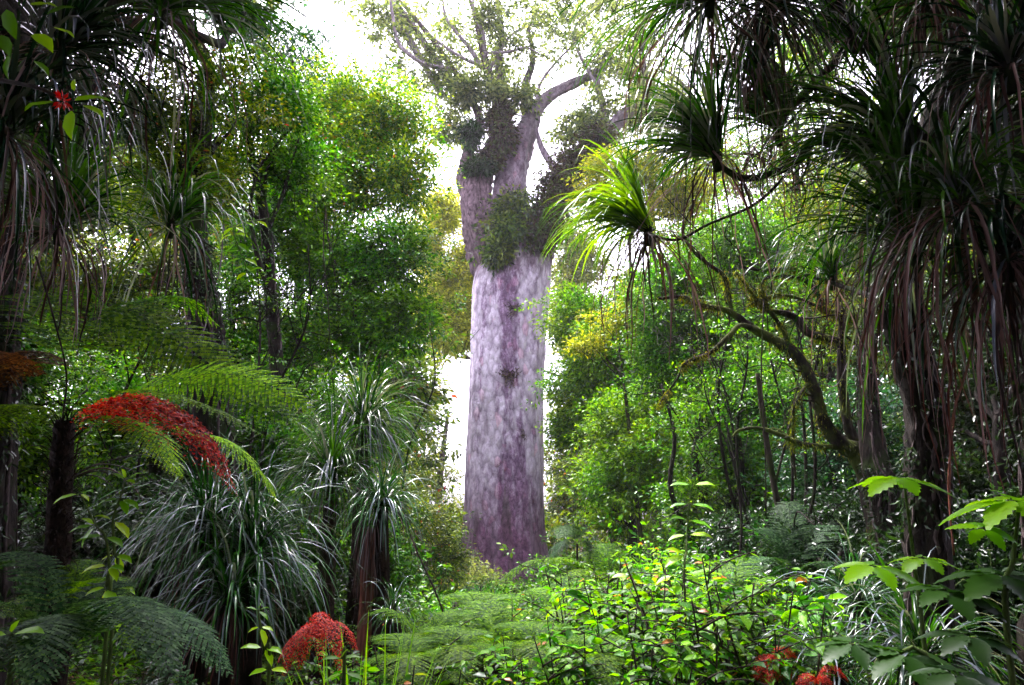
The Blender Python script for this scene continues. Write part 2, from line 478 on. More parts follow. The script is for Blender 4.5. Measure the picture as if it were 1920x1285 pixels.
def kauri_mat():
    m, t, out = newmat('kauri_bark')
    L = t.links.new
    tc = t.nodes.new('ShaderNodeTexCoord')
    def noise(scale, sz, detail=5, rough=.6, dist=0):
        mp = t.nodes.new('ShaderNodeMapping'); mp.inputs['Scale'].default_value = (1, 1, sz); L(tc.outputs['Object'], mp.inputs[0])
        n = t.nodes.new('ShaderNodeTexNoise'); n.inputs['Scale'].default_value = scale; n.inputs['Detail'].default_value = detail
        n.inputs['Roughness'].default_value = rough; n.inputs['Distortion'].default_value = dist
        L(mp.outputs[0], n.inputs['Vector']); return n
    def math_(op, a, b=None, clamp=False):
        n = t.nodes.new('ShaderNodeMath'); n.operation = op; n.use_clamp = clamp
        for i, x in enumerate((a, b)):
            if x is None: continue
            if isinstance(x, (int, float)): n.inputs[i].default_value = x
            else: L(x, n.inputs[i])
        return n.outputs[0]
    sx = t.nodes.new('ShaderNodeSeparateXYZ'); L(tc.outputs['Object'], sx.inputs[0])
    n_big = noise(1.1, .10, 5, .6, .4)      # long vertical stains
    n_mid = noise(3.6, .34, 6, .7, .5)
    n_fine = noise(7, .6, 8, .8, .8)
    # stain mask: strongest mid-face and near the foot; paler flanks paint in the brighter side light
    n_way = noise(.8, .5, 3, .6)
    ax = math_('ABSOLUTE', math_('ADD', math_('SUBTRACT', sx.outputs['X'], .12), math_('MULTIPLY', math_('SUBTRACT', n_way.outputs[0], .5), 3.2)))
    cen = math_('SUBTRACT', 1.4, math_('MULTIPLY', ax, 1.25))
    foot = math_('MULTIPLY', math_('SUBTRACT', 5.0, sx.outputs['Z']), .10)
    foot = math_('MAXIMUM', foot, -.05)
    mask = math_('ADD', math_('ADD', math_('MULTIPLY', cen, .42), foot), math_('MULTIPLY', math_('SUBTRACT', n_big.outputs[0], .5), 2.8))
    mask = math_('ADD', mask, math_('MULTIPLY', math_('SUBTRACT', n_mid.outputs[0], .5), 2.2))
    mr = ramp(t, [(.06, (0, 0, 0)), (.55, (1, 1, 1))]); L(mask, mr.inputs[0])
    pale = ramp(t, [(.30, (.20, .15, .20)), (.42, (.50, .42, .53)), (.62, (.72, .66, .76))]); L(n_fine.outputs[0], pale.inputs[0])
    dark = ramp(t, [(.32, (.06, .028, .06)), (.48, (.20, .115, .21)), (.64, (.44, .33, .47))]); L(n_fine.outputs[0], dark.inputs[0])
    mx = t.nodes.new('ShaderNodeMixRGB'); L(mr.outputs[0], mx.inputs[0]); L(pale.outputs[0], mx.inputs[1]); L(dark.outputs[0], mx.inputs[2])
    # reddish flaked scars
    n_red = noise(4.5, .5, 4, .6)
    rr = ramp(t, [(.62, (0, 0, 0)), (.70, (1, 1, 1))]); L(n_red.outputs[0], rr.inputs[0])
    rm = math_('MULTIPLY', rr.outputs[0], mr.outputs[0]); rm = math_('MULTIPLY', rm, .6)
    m2 = t.nodes.new('ShaderNodeMixRGB'); L(rm, m2.inputs[0]); L(mx.outputs[0], m2.inputs[1]); m2.inputs[2].default_value = (.22, .07, .10, 1)
    # green lichen low down
    n_gr = noise(1.7, .12, 5, .6)
    gr = ramp(t, [(.57, (0, 0, 0)), (.63, (1, 1, 1))]); L(n_gr.outputs[0], gr.inputs[0])
    low = math_('MULTIPLY', math_('SUBTRACT', 6.5, sx.outputs['Z']), .25, True)
    gm = math_('MULTIPLY', math_('MULTIPLY', gr.outputs[0], low), .75)
    m3 = t.nodes.new('ShaderNodeMixRGB'); L(gm, m3.inputs[0]); L(m2.outputs[0], m3.inputs[1]); m3.inputs[2].default_value = (.10, .14, .07, 1)
    # dark crusty foot, with contact shade painted into the colour
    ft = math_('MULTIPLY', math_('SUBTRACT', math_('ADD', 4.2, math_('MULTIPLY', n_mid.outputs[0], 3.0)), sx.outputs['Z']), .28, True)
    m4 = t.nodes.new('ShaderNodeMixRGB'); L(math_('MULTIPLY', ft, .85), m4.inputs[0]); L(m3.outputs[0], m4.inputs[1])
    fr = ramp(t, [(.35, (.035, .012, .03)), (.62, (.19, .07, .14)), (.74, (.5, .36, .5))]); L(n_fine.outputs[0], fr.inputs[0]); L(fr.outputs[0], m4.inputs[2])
    # brown scaly collar under the fork
    co = math_('MULTIPLY', math_('SUBTRACT', math_('ADD', sx.outputs['Z'], math_('MULTIPLY', n_mid.outputs[0], 5.0)), 17.2), .8, True)
    m5 = t.nodes.new('ShaderNodeMixRGB'); L(math_('MULTIPLY', co, .75), m5.inputs[0]); L(m4.outputs[0], m5.inputs[1])
    cr_ = ramp(t, [(.35, (.05, .03, .035)), (.65, (.24, .17, .2))]); L(n_fine.outputs[0], cr_.inputs[0]); L(cr_.outputs[0], m5.inputs[2])
    m4 = m5
    p = t.nodes.new('ShaderNodeBsdfPrincipled'); p.inputs['Roughness'].default_value = .75; p.inputs['Specular IOR Level'].default_value = .3
    mpv = t.nodes.new('ShaderNodeMapping'); mpv.inputs['Scale'].default_value = (1, 1, .5); L(tc.outputs['Object'], mpv.inputs[0])
    nzv = t.nodes.new('ShaderNodeTexNoise'); nzv.inputs['Scale'].default_value = 3; nzv.inputs['Detail'].default_value = 3; L(mpv.outputs[0], nzv.inputs['Vector'])
    mxv = t.nodes.new('ShaderNodeMixRGB'); mxv.inputs[0].default_value = .12; L(mpv.outputs[0], mxv.inputs[1]); L(nzv.outputs['Color'], mxv.inputs[2])
    vo = t.nodes.new('ShaderNodeTexVoronoi'); vo.inputs['Scale'].default_value = 4.2; L(mxv.outputs[0], vo.inputs['Vector'])
    # bark plates: each flake a little lighter or darker, dark at its rim
    vs = t.nodes.new('ShaderNodeSeparateXYZ'); L(vo.outputs['Color'], vs.inputs[0])
    pv = ramp(t, [(0, (.55, .5, .55)), (.5, (1, 1, 1)), (.93, (1.0, .98, 1.0)), (.97, (1.12, .8, .86))]); L(vs.outputs['X'], pv.inputs[0])
    rim = ramp(t, [(.0, (1.12, 1.12, 1.12)), (.45, (1, 1, 1)), (.8, (.42, .38, .42))]); L(vo.outputs['Distance'], rim.inputs[0])
    m6 = t.nodes.new('ShaderNodeMixRGB'); m6.blend_type = 'MULTIPLY'; m6.inputs[0].default_value = .65; L(m4.outputs[0], m6.inputs[1]); L(pv.outputs[0], m6.inputs[2])
    m7 = t.nodes.new('ShaderNodeMixRGB'); m7.blend_type = 'MULTIPLY'; m7.inputs[0].default_value = .65; L(m6.outputs[0], m7.inputs[1]); L(rim.outputs[0], m7.inputs[2])
    L(m7.outputs[0], p.inputs['Base Color'])
    bsum = math_('ADD', math_('MULTIPLY', n_mid.outputs[0], .8), math_('MULTIPLY', n_fine.outputs[0], .5))
    bsum = math_('SUBTRACT', bsum, math_('MULTIPLY', vo.outputs['Distance'], .7))
    b = t.nodes.new('ShaderNodeBump'); b.inputs['Strength'].default_value = .9; b.inputs['Distance'].default_value = .22
    L(bsum, b.inputs['Height']); L(b.outputs[0], p.inputs['Normal']); L(p.outputs[0], out.inputs['Surface'])
    return m


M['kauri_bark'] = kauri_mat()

# ---------------------------------------------------------------- the ground
def ground():
    xs = np.concatenate([np.linspace(-300, -26, 12), np.linspace(-24, 24, 97), np.linspace(26, 300, 12)])
    ys = np.concatenate([np.linspace(-300, -14, 10), np.linspace(-12, 60, 145), np.linspace(64, 300, 10)])
    X, Y = np.meshgrid(xs, ys)
    Z = gz(X, Y)
    V = np.stack([X.ravel(), Y.ravel(), Z.ravel()], 1)
    nx = len(xs)
    i, j = np.meshgrid(np.arange(nx - 1), np.arange(len(ys) - 1))
    a = (j * nx + i).ravel()
    mb = MB(); mb.add(V, np.stack([a, a + 1, a + nx + 1, a + nx], 1))
    m, t, out = newmat('forest_soil')
    tc = t.nodes.new('ShaderNodeTexCoord')
    n = t.nodes.new('ShaderNodeTexNoise'); n.inputs['Scale'].default_value = 3; n.inputs['Detail'].default_value = 8
    t.links.new(tc.outputs['Object'], n.inputs['Vector'])
    r = ramp(t, [(.35, (.012, .009, .006)), (.55, (.035, .024, .014)), (.7, (.02, .035, .010))]); t.links.new(n.outputs[0], r.inputs[0])
    p = t.nodes.new('ShaderNodeBsdfPrincipled'); p.inputs['Roughness'].default_value = 1; p.inputs['Specular IOR Level'].default_value = 0
    t.links.new(r.outputs[0], p.inputs['Base Color']); t.links.new(p.outputs[0], out.inputs['Surface'])
    o = mb.build('ground', m); o['kind'] = 'structure'
    o['label'] = 'dark forest floor of soil and rotting leaves'


ground()


# ---------------------------------------------------------------- the giant tree
def kauri():
    Y = 35.0
    prof = [(1120, 852, 1042), (1085, 862, 1030), (1050, 866, 1026), (1000, 868, 1024), (950, 871, 1022), (900, 874, 1021), (850, 877, 1021), (780, 880, 1021),
            (700, 882, 1022), (620, 885, 1024), (560, 887, 1030), (530, 888, 1034), (505, 896, 1033), (480, 903, 1028), (460, 906, 1022), (445, 915, 1012)]
    base = at(948, 1085, Y)
    t = thing('kauri_tree', 'giant pale lavender barked tree with a massive column trunk in the centre of the clearing', 'tree', base)
    rings = []
    seg = 96
    ang = np.linspace(0, 2 * math.pi, seg, endpoint=False)
    P = np.array([[*at((a + b) / 2, y, Y), (b - a) / 2 * mpp(y, Y)] for y, a, b in prof])
    P[:, 1] = Y
    z0, z1 = P[0, 2] - .6, P[-1, 2]
    zs = np.linspace(z0, z1, 120)
    cx = np.interp(zs, P[:, 2], P[:, 0]); rr = np.interp(zs, P[:, 2], P[:, 3])
    k = np.ones(9) / 9
    rr = np.concatenate([rr[:4], np.convolve(rr, k, 'valid'), rr[-4:]])
    cx = np.concatenate([cx[:4], np.convolve(cx, k, 'valid'), cx[-4:]])
    for i, z in enumerate(zs):
        h = z - P[1, 2]
        q = np.array([mnoise.noise(Vector((math.cos(a) * 1.3, math.sin(a) * 1.3, z * .09))) for a in ang])
        q2 = np.array([mnoise.noise(Vector((math.cos(a) * 4.5, math.sin(a) * 4.5, z * .28 + 9))) for a in ang])
        q3 = np.array([mnoise.noise(Vector((math.cos(a) * 14, math.sin(a) * 14, z * 1.2 + 9))) for a in ang])
        foot = math.exp(-max(h, 0) / 1.5)
        but = foot * (.04 + .12 * np.sin(ang * 5 + .6) + .05 * np.sin(ang * 11) + .12 * np.exp(-((ang - 4.75) / .32) ** 2))
        r = rr[i] * (1 + .05 * q + .05 * q2 + .022 * q3 + but)
        rings.append(np.stack([cx[i] + np.cos(ang) * r, Y + np.sin(ang) * r, np.full(seg, z)], 1))
    mb = MB()
    V = np.vstack(rings)
    F = []
    kk = np.arange(seg)
    for i in range(len(zs) - 1):
        F.append(np.stack([i * seg + kk, i * seg + (kk + 1) % seg, (i + 1) * seg + (kk + 1) % seg, (i + 1) * seg + kk], 1))
    mb.add(V, np.vstack(F))
    # rounded top
    top = MB()
    mb.f[3].append(np.stack([(len(zs) - 1) * seg + kk, (len(zs) - 1) * seg + (kk + 1) % seg, np.full(seg, len(V))], 1))
    mb.v.append(np.array([[cx[-1], Y, zs[-1] + .5]], np.float32)); mb.n += 1
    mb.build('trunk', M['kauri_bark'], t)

    def lb(pts, mat='bark_grey', seg=20, fl=.3, n=9, rough=.16):
        """pts: (px, py, Y, radius px)"""
        q = MB()
        A = np.array([[*at(x, y, d), r * mpp(y, d)] for x, y, d, r in pts])
        tube(q, A[:, :3], A[:, 3], seg, rough, n, fl)
        return q, A
    limbs = [
        ([(932, 530, 35, 32), (906, 470, 35, 29), (894, 420, 35, 29), (892, 365, 35.2, 26), (905, 320, 35.5, 21), (925, 285, 35.7, 18), (938, 245, 35.9, 16), (940, 215, 36, 13), (926, 170, 36, 9), (914, 130, 36, 7), (903, 85, 36, 5), (890, 30, 36, 3.5), (870, -30, 36, 2.5)], 'bark_limb'),
        ([(960, 500, 35.2, 46), (955, 430, 35.3, 36), (955, 380, 35.6, 30), (963, 330, 35.8, 27), (975, 280, 36, 23), (990, 235, 36, 18), (1005, 205, 36, 13), (1035, 178, 36, 11), (1070, 160, 36, 9), (1110, 140, 36, 6), (1150, 105, 36, 4)], 'bark_grey'),
        ([(995, 490, 34.8, 34), (1015, 440, 34.7, 27), (1040, 385, 34.5, 22), (1070, 340, 34.5, 20), (1100, 295, 34.5, 17), (1135, 255, 34.5, 15), (1165, 220, 34.5, 12), (1200, 196, 34.5, 9), (1240, 190, 34.5, 6), (1300, 160, 34.5, 4)], 'bark_limb'),
        ([(985, 260, 36, 14), (990, 215, 36.3, 12), (985, 165, 36.5, 8), (1000, 110, 36.5, 5), (990, 50, 36.5, 3)], 'bark_grey'),
        ([(888, 385, 35.2, 16), (872, 340, 35.4, 14), (876, 300, 35.6, 11), (880, 280, 35.8, 10), (900, 235, 36, 8), (880, 180, 36, 6), (850, 130, 36, 5), (800, 60, 36, 4), (740, -10, 36, 3)], 'bark_limb'),
        ([(965, 330, 35.8, 15), (952, 270, 36.2, 11), (945, 200, 36.4, 9), (935, 130, 36.6, 7), (940, 60, 36.6, 5.5), (930, -20, 36.6, 4)], 'bark_grey'),
        ([(850, 160, 36, 8), (815, 110, 36, 7), (775, 50, 36, 6), (735, 0, 36, 6), (700, -50, 36, 5)], 'bark_grey'),
        ([(1100, 300, 34.6, 9), (1115, 250, 34.8, 8), (1130, 205, 35, 7), (1120, 150, 35, 4), (1140, 90, 35, 3)], 'bark_grey'),
        ([(1060, 345, 34.7, 7), (1035, 310, 34.8, 6), (1015, 275, 35, 5), (1005, 240, 35, 3)], 'bark_grey'),
    ]
    for i, (pts, mt) in enumerate(limbs):
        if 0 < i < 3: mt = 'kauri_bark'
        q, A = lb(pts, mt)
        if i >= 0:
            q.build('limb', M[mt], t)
    # fine sinuous branches of the crown
    br = [
        [(905, 130, 36, 5), (880, 90, 36, 4), (855, 60, 36, 3.2), (835, 30, 36, 2.6), (828, -20, 36, 2)],
        [(910, 110, 36, 4), (905, 60, 35.5, 3.4), (890, 30, 35.5, 3), (885, -20, 35.5, 2)],
        [(912, 140, 36, 4.5), (935, 100, 35.7, 3), (960, 65, 35.5, 2.6), (1000, 45, 35.5, 2)],
        [(905, 125, 36, 4), (870, 110, 35, 3), (830, 85, 35, 2.6), (800, 60, 35, 2)],
        [(850, 130, 36, 4), (800, 122, 34.6, 4), (765, 100, 34, 4), (745, 75, 34, 3.5), (735, 20, 34, 3), (728, -20, 34, 2)],
        [(905, 100, 36, 3.6), (950, 98, 35, 3), (985, 90, 35, 2), (1010, 100, 35, 1.4)],
        [(830, 180, 36, 7), (800, 130, 36, 6), (760, 60, 36, 8), (745, 20, 36, 9), (720, -20, 36, 10)],
        [(1005, 205, 36, 5), (1012, 160, 36, 3), (1040, 120, 36, 2.4), (1080, 80, 36, 2)],
        [(1120, 160, 35, 3.5), (1090, 110, 35, 2.6), (1075, 60, 35, 2), (1110, 10, 35, 1.6)],
        [(1130, 90, 35, 3), (1090, 40, 35, 2.4), (1055, 20, 35, 1.8)],
        [(900, 240, 35.6, 3.5), (935, 228, 35.3, 3), (960, 215, 35.2, 2), (985, 220, 35, 1.4)],
    ]
    for b in br:
        q, A = lb(b, seg=6, fl=0)
        q.build('branch', M['bark_pale'], t)
    # knots, hollows on the trunk
    for px, py, r in ((962, 600, 13), (955, 716, 17), (977, 820, 9), (940, 878, 6)):
        h = at(px, py, Y)[2]
        i = int(np.argmin(np.abs(zs - h)))
        c = rings[i][int(np.argmin(np.abs(np.array([v[0] for v in rings[i]]) - at(px, py, Y - 2)[0]) + (rings[i][:, 1] > Y) * 100))]
        c = c.copy(); rm = r * mpp(py, Y)
        q = MB()
        c = c + np.array([0, .05, 0])
        d = sph(420); d[:, 1] = -np.abs(d[:, 1]) * .5
        pos = c + d * np.array([rm, rm * .6, rm]) * R.uniform(.2, 1.0, (420, 1)) * (1 + .5 * np.sin(np.arctan2(d[:, 2:], d[:, :1]) * 3 + px))
        scatter(q, 'small', pos, d + R.normal(0, .4, (420, 3)), R.normal(0, 1, (420, 3)), rm * .28, rm * .14)
        q.build('knot', M['knotty'], t)
    # crown: flat clouds of fine leaf in several parts
    def cl(px, py, d, rx, ry, n, mat='kauri', gap=.32, ln=.25, cr=.6, freq=.5):
        n *= .40; gap -= .04
        q = MB(); tw = MB()
        s = mpp(py, d)
        crown_leaves(q, q, at(px, py, d), (rx * s, rx * s * .8, ry * s), n, ln, ln * .42, per=26, cr=cr, gap=gap, flat=.45, twig=.25, freq=freq)
        q.build('crown', M[mat], t)
    cl(905, 40, 36, 125, 90, 15000, gap=.26)
    cl(790, 130, 36, 95, 80, 9000, gap=.34)
    cl(720, 30, 35, 70, 60, 5000, gap=.38)
    cl(880, 175, 35.4, 75, 50, 6500, gap=.25)
    cl(985, 100, 36, 60, 60, 4000, gap=.4)
    cl(990, 185, 35.4, 50, 35, 3500, gap=.3)
    cl(1130, 100, 35.5, 95, 75, 11000, gap=.3)
    cl(1110, 235, 35, 60, 45, 5500, gap=.28)
    cl(1200, 190, 35, 70, 70, 7000, gap=.25)
    cl(1070, 20, 36, 100, 40, 5500, gap=.35)
    cl(1060, 250, 36, 30, 30, 1800, gap=.3)
    cl(840, 245, 36, 45, 35, 2600, gap=.3)
    return t


kauri()


def epiphyte(label, blobs, mat, n, ln=.16, cr=.35):
    t = None
    q = MB()
    for px, py, d, rx, ry, dd in blobs:
        c = at(px, py, d); s = mpp(py, d)
        if t is None: t = thing('epiphyte', label, 'epiphyte', c, 'plants perched on the giant tree')
        crown_leaves(q, q, c, (rx * s, dd, ry * s), n * .5 // len(blobs), ln * 1.5, ln * .6, per=16, cr=cr, gap=-.05, flat=.8, twig=.3, droop=.8, jit=.8)
    q.build('foliage', M[mat], t)


epiphyte('dense green shrub hanging in the fork of the giant tree', [(952, 440, 33.3, 34, 50, .8), (965, 390, 33.6, 40, 26, .8), (935, 478, 33.1, 16, 20, .5)], 'epiphyte', 8000)
epiphyte('shaggy brown and green growth along the right limb of the giant tree', [(1030, 400, 33.6, 30, 55, .8), (1060, 345, 33.6, 42, 36, .9), (1085, 300, 33.8, 36, 26, .8), (1120, 262, 33.9, 26, 20, .7), (1010, 445, 33.5, 24, 26, .5)], 'epibrown', 15000)
epiphyte('dark leafy clump wrapped round the middle limb high in the fork', [(942, 250, 34.8, 15, 34, .5), (915, 300, 35, 18, 18, .5), (934, 222, 35.2, 15, 18, .5)], 'epibrown', 8000)
epiphyte('small dark tuft on the outer left limb beside the yellow crown', [(882, 250, 34.8, 14, 24, .4), (896, 315, 34.6, 26, 12, .4)], 'darkgreen', 2200)


def dress(t, P, rd, k=1.0):
    """climbing roots and small leafed climbers on a trunk"""
    q = MB()
    for j in range(int(9 * k)):
        a0 = R.uniform(0, 6.28); i0 = R.integers(0, len(P) // 3); i1 = R.integers(len(P) // 2, len(P))
        pts = []
        for i in range(i0, i1, 2):
            a0 += R.normal(0, .16)
            rr = rd[i] * 1.06
            pts.append(P[i] + np.array([math.cos(a0) * rr, math.sin(a0) * rr, 0]) + R.normal(0, .006, 3))
        if len(pts) > 3: tube(q, pts, [R.uniform(.006, .022), .006], 5, .2, 2)
    o = q.build('climbing_root', M['root'], t)
    q = MB(); n = int(4200 * k)
    i = R.integers(0, len(P) - 1, n); f = R.random((n, 1)); c = P[i] * (1 - f) + P[i + 1] * f
    a = R.uniform(0, 6.28, n); o3 = np.stack([np.cos(a), np.sin(a), np.zeros(n)], 1)
    pos = c + o3 * (rd[i][:, None] * R.uniform(1.0, 1.35, (n, 1)))
    off = R.random(3) * 30
    keep = np.array([mnoise.noise(Vector(p * 1.6 + off)) + .6 * mnoise.noise(Vector(p * 5 + off)) for p in pos]) > -.05
    pos = pos[keep]; o3 = o3[keep]; m = len(pos)
    scatter(q, 'small', pos, np.array([0, 0, -.7]) + o3 * .5 + R.normal(0, .5, (m, 3)), o3 + R.normal(0, .4, (m, 3)), R.uniform(.03, .09, m), R.uniform(.015, .035, m))
    q.build('climber_leaf', M['darkgreen'], t)


# ---------------------------------------------------------------- forest trees
def tree(name, label, path, blobs, mat, n, ln, bark='bark_dark', cat='tree', group=None, gap=.22, cr=.3, shade_blobs=(), tpl='small', wd=.45, per=24, twig=.5,
         limbs=3, vine=0, flat=.55, freq=.9, jit=.5, fork=()):
    """path: (px, py, Y, radius m) from the foot up; blobs: (px, py, Y, rx px, ry px[, share]); extra: unseen leaf blobs added to cast shade (centre, radii, n, ln)"""
    A = np.array([[*at(x, y, d), r] for x, y, d, r in path])
    A, g = to_ground(A)
    base = (A[0, 0], A[0, 1], min(g, A[0, 2] + .1))
    t = thing(name, label, cat, base, group)
    tw = MB()
    P, rd = tube(tw, A[:, :3], A[:, 3], 14 if A[0, 3] > .12 else 8, .2, 10, .2)
    for fk in fork:
        B = np.array([[*at(x, y, d), r] for x, y, d, r in fk])
        tube(tw, B[:, :3], B[:, 3], 6, .12, 5)
        P = np.vstack([P, B[:, :3]]); rd = np.concatenate([rd, B[:, 3]])
    cw = MB()
    tot = sum(b[3] * b[4] for b in blobs)
    for b in blobs:
        px, py, d, rx, ry = b[:5]
        c = at(px, py, d); s = mpp(py, d)
        rad = np.array([rx * s, max(.5, .75 * (rx + ry) / 2 * s), ry * s])
        crown_leaves(cw, tw, c, rad, n * b[3] * b[4] / tot, ln, ln * wd, tpl, per, cr, gap, flat, twig=twig, freq=freq, jit=jit)
        for k in range(limbs):
            e = c + sph(1)[0] * rad * .8
            low = P[:, 2] < e[2] - .1 * abs(e[2] - P[0, 2])
            idx = np.where(low)[0] if low.any() else np.array([len(P) - 1])
            j = idx[np.argmin(np.linalg.norm(P[idx] - e, axis=1) + R.random(len(idx)) * .6)]
            limb(tw, P[j], e, min(rd[j] * .6, .05 + .012 * np.linalg.norm(e - P[j])), .008, .1)
    for c, rad, nn, l2 in shade_blobs:  # out-of-view leaf masses, added to keep sky light off the near plants
        crown_leaves(cw, tw, c, rad, nn * .8, l2 * 1.5, l2, 'small', 20, cr * 2.2, -.2, flat, twig=.03, sp=0)
        e = np.array(c, float)
        limb(tw, P[-1], e, rd[-1], .03, .06)
    tw.build('trunk', M[bark], t)
    cw.build('crown', M[mat], t)
    if vine: dress(t, P, rd, vine)
    return t


def trees():
    # --- left side
    tree('small_leaved_tree', 'yellow green small leaved tree whose crown touches the left side of the giant tree', [(640, 860, 19, .09), (615, 640, 19, .08), (625, 500, 18.6, .07), (655, 400, 18.5, .05), (700, 300, 18.5, .03)],
         [(715, 235, 18.5, 95, 85), (755, 330, 18, 70, 90), (650, 330, 18.5, 95, 90), (640, 200, 19, 80, 70), (575, 270, 19, 80, 90)], 'yellowgreen', 30000, .105, 'bark_mid', gap=.08,
         fork=[[(625, 500, 18.6, .04), (600, 400, 18.4, .03), (560, 330, 18.3, .02)], [(655, 400, 18.5, .035), (720, 380, 18, .02), (790, 340, 18, .012)]])
    tree('small_leaved_tree', 'tree with glossy fresh green leaves in the middle left, under the yellow green crown', [(690, 900, 16.5, .08), (680, 700, 16.5, .07), (665, 560, 16.3, .05), (700, 470, 16.2, .03)],
         [(730, 480, 16.5, 80, 75), (745, 600, 16, 70, 75), (660, 520, 16.5, 85, 80), (650, 640, 16.5, 80, 60), (600, 480, 17, 60, 70), (560, 370, 17.5, 80, 80)], 'green', 34000, .10, 'bark_mid', gap=.06,
         fork=[[(665, 560, 16.3, .03), (620, 470, 16, .02), (610, 380, 16, .012)]])
    tree('slender_tree', 'slender dark forked tree left of the middle with bare stem below a dark crown', [(522, 720, 13, .13), (512, 600, 13, .12), (505, 520, 13, .11), (500, 440, 13, .10), (480, 330, 13, .07), (455, 230, 13, .05)],
         [(480, 200, 13, 110, 90), (540, 320, 13.5, 75, 70), (430, 330, 13, 70, 70)], 'green', 17000, .085, gap=.18, vine=.8,
         fork=[[(508, 560, 13, .05), (480, 470, 12.7, .05), (470, 380, 12.6, .04), (490, 300, 12.6, .02)], [(500, 440, 13, .05), (535, 350, 13, .035), (560, 260, 13, .02)]])
    tree('tall_tree', 'tall bluish dark crown against the white sky at upper left', [(560, 720, 21, .16), (560, 400, 21, .14), (555, 200, 21, .1), (545, 100, 21, .05)],
         [(530, 90, 21, 75, 80), (600, 170, 21, 60, 50), (470, 40, 20, 70, 60), (660, 180, 22, 50, 45)], 'bluegreen', 16000, .12, gap=.3, cr=.35)
    tree('vine_covered_tree', 'thick black trunk wrapped in pale climbing roots on the left', [(395, 760, 10.5, .30), (385, 620, 10.5, .26), (372, 520, 10.5, .22), (365, 420, 10.5, .2), (375, 280, 10.5, .16), (390, 120, 10.5, .1)],
         [(330, 330, 10.5, 110, 70), (400, 180, 10.5, 120, 80), (280, 230, 10, 80, 60)], 'olive', 16000, .075, gap=.25, cr=.26, vine=1.6,
         shade_blobs=[((-8.5, 5, 12.5), (5.5, 5, 1.2), 9000, .16), ((-11, 12, 16), (5, 5, 1.2), 5000, .2), ((-7.5, 10, 13.5), (4, 3.2, 1), 8000, .14)])  # unseen high foliage added to darken the left side
    tree('small_leaved_tree', 'olive leaved tree on the far left, sparkling against the light behind the strap leaf clumps', [(210, 800, 14, .1), (220, 640, 14, .09), (250, 500, 14, .07), (240, 380, 14, .04)],
         [(180, 560, 14, 120, 95), (300, 500, 14.5, 90, 80), (90, 520, 13.5, 100, 90), (290, 620, 14, 80, 60)], 'olive', 24000, .08, gap=.2, cr=.28)
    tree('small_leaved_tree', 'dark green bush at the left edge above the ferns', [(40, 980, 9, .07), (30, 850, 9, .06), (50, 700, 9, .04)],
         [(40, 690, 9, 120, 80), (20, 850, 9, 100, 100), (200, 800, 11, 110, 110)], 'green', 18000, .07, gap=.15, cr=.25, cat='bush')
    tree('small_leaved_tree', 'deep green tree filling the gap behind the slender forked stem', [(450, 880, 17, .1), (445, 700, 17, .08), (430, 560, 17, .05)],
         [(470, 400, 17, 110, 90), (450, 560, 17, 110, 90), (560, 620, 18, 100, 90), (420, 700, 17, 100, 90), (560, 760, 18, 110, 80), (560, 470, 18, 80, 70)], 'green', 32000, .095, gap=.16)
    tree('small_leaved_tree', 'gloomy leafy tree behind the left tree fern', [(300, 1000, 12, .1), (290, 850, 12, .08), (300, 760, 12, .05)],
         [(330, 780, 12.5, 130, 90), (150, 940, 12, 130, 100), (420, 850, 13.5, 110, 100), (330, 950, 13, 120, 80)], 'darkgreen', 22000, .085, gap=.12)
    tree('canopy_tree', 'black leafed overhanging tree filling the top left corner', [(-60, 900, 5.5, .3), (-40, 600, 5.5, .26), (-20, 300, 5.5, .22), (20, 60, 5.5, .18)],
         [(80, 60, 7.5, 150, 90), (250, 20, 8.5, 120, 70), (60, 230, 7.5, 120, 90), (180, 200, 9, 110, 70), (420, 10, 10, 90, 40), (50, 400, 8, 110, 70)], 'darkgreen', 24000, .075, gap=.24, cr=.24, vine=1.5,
         shade_blobs=[((-3.5, -.8, 9.5), (4.5, 4.2, 1.2), 14000, .18), ((-9, -2, 6), (3, 5, 4), 9000, .2), ((-4.6, 3.8, 9.2), (3.6, 3.2, .9), 11000, .12), ((-4.5, -6.5, 4), (5, 2, 5), 11000, .25)])  # unseen foliage overhead and behind the camera, added to block light
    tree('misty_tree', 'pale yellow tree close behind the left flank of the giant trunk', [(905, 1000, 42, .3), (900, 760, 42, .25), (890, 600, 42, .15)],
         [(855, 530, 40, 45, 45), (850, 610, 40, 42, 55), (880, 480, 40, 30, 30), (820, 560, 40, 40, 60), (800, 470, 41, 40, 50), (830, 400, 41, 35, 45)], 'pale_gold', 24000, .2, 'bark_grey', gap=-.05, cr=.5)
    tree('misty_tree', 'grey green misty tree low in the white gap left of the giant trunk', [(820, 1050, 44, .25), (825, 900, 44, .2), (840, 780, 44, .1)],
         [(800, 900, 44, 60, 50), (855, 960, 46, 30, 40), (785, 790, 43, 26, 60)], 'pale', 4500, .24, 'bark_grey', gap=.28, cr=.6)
    tree('leafy_shrub', 'yellowish shrub between the left tussock and the giant trunk', [(790, 1120, 22, .05), (800, 1060, 22, .04), (790, 1000, 22, .03)],
         [(780, 1000, 24, 75, 75), (830, 1050, 24, 50, 50), (740, 930, 25, 70, 60)], 'olive', 12000, .11, 'bark_mid', gap=.1, cr=.3, cat='bush')
    tree('leafy_shrub', 'pale silvery shrub against the foot of the giant trunk', [(860, 1130, 30, .04), (862, 1090, 30, .03)],
         [(850, 1075, 30, 60, 38), (905, 1095, 29, 30, 20), (820, 1110, 27, 60, 30)], 'pale', 6500, .12, 'bark_mid', gap=.0, cr=.3, cat='bush')
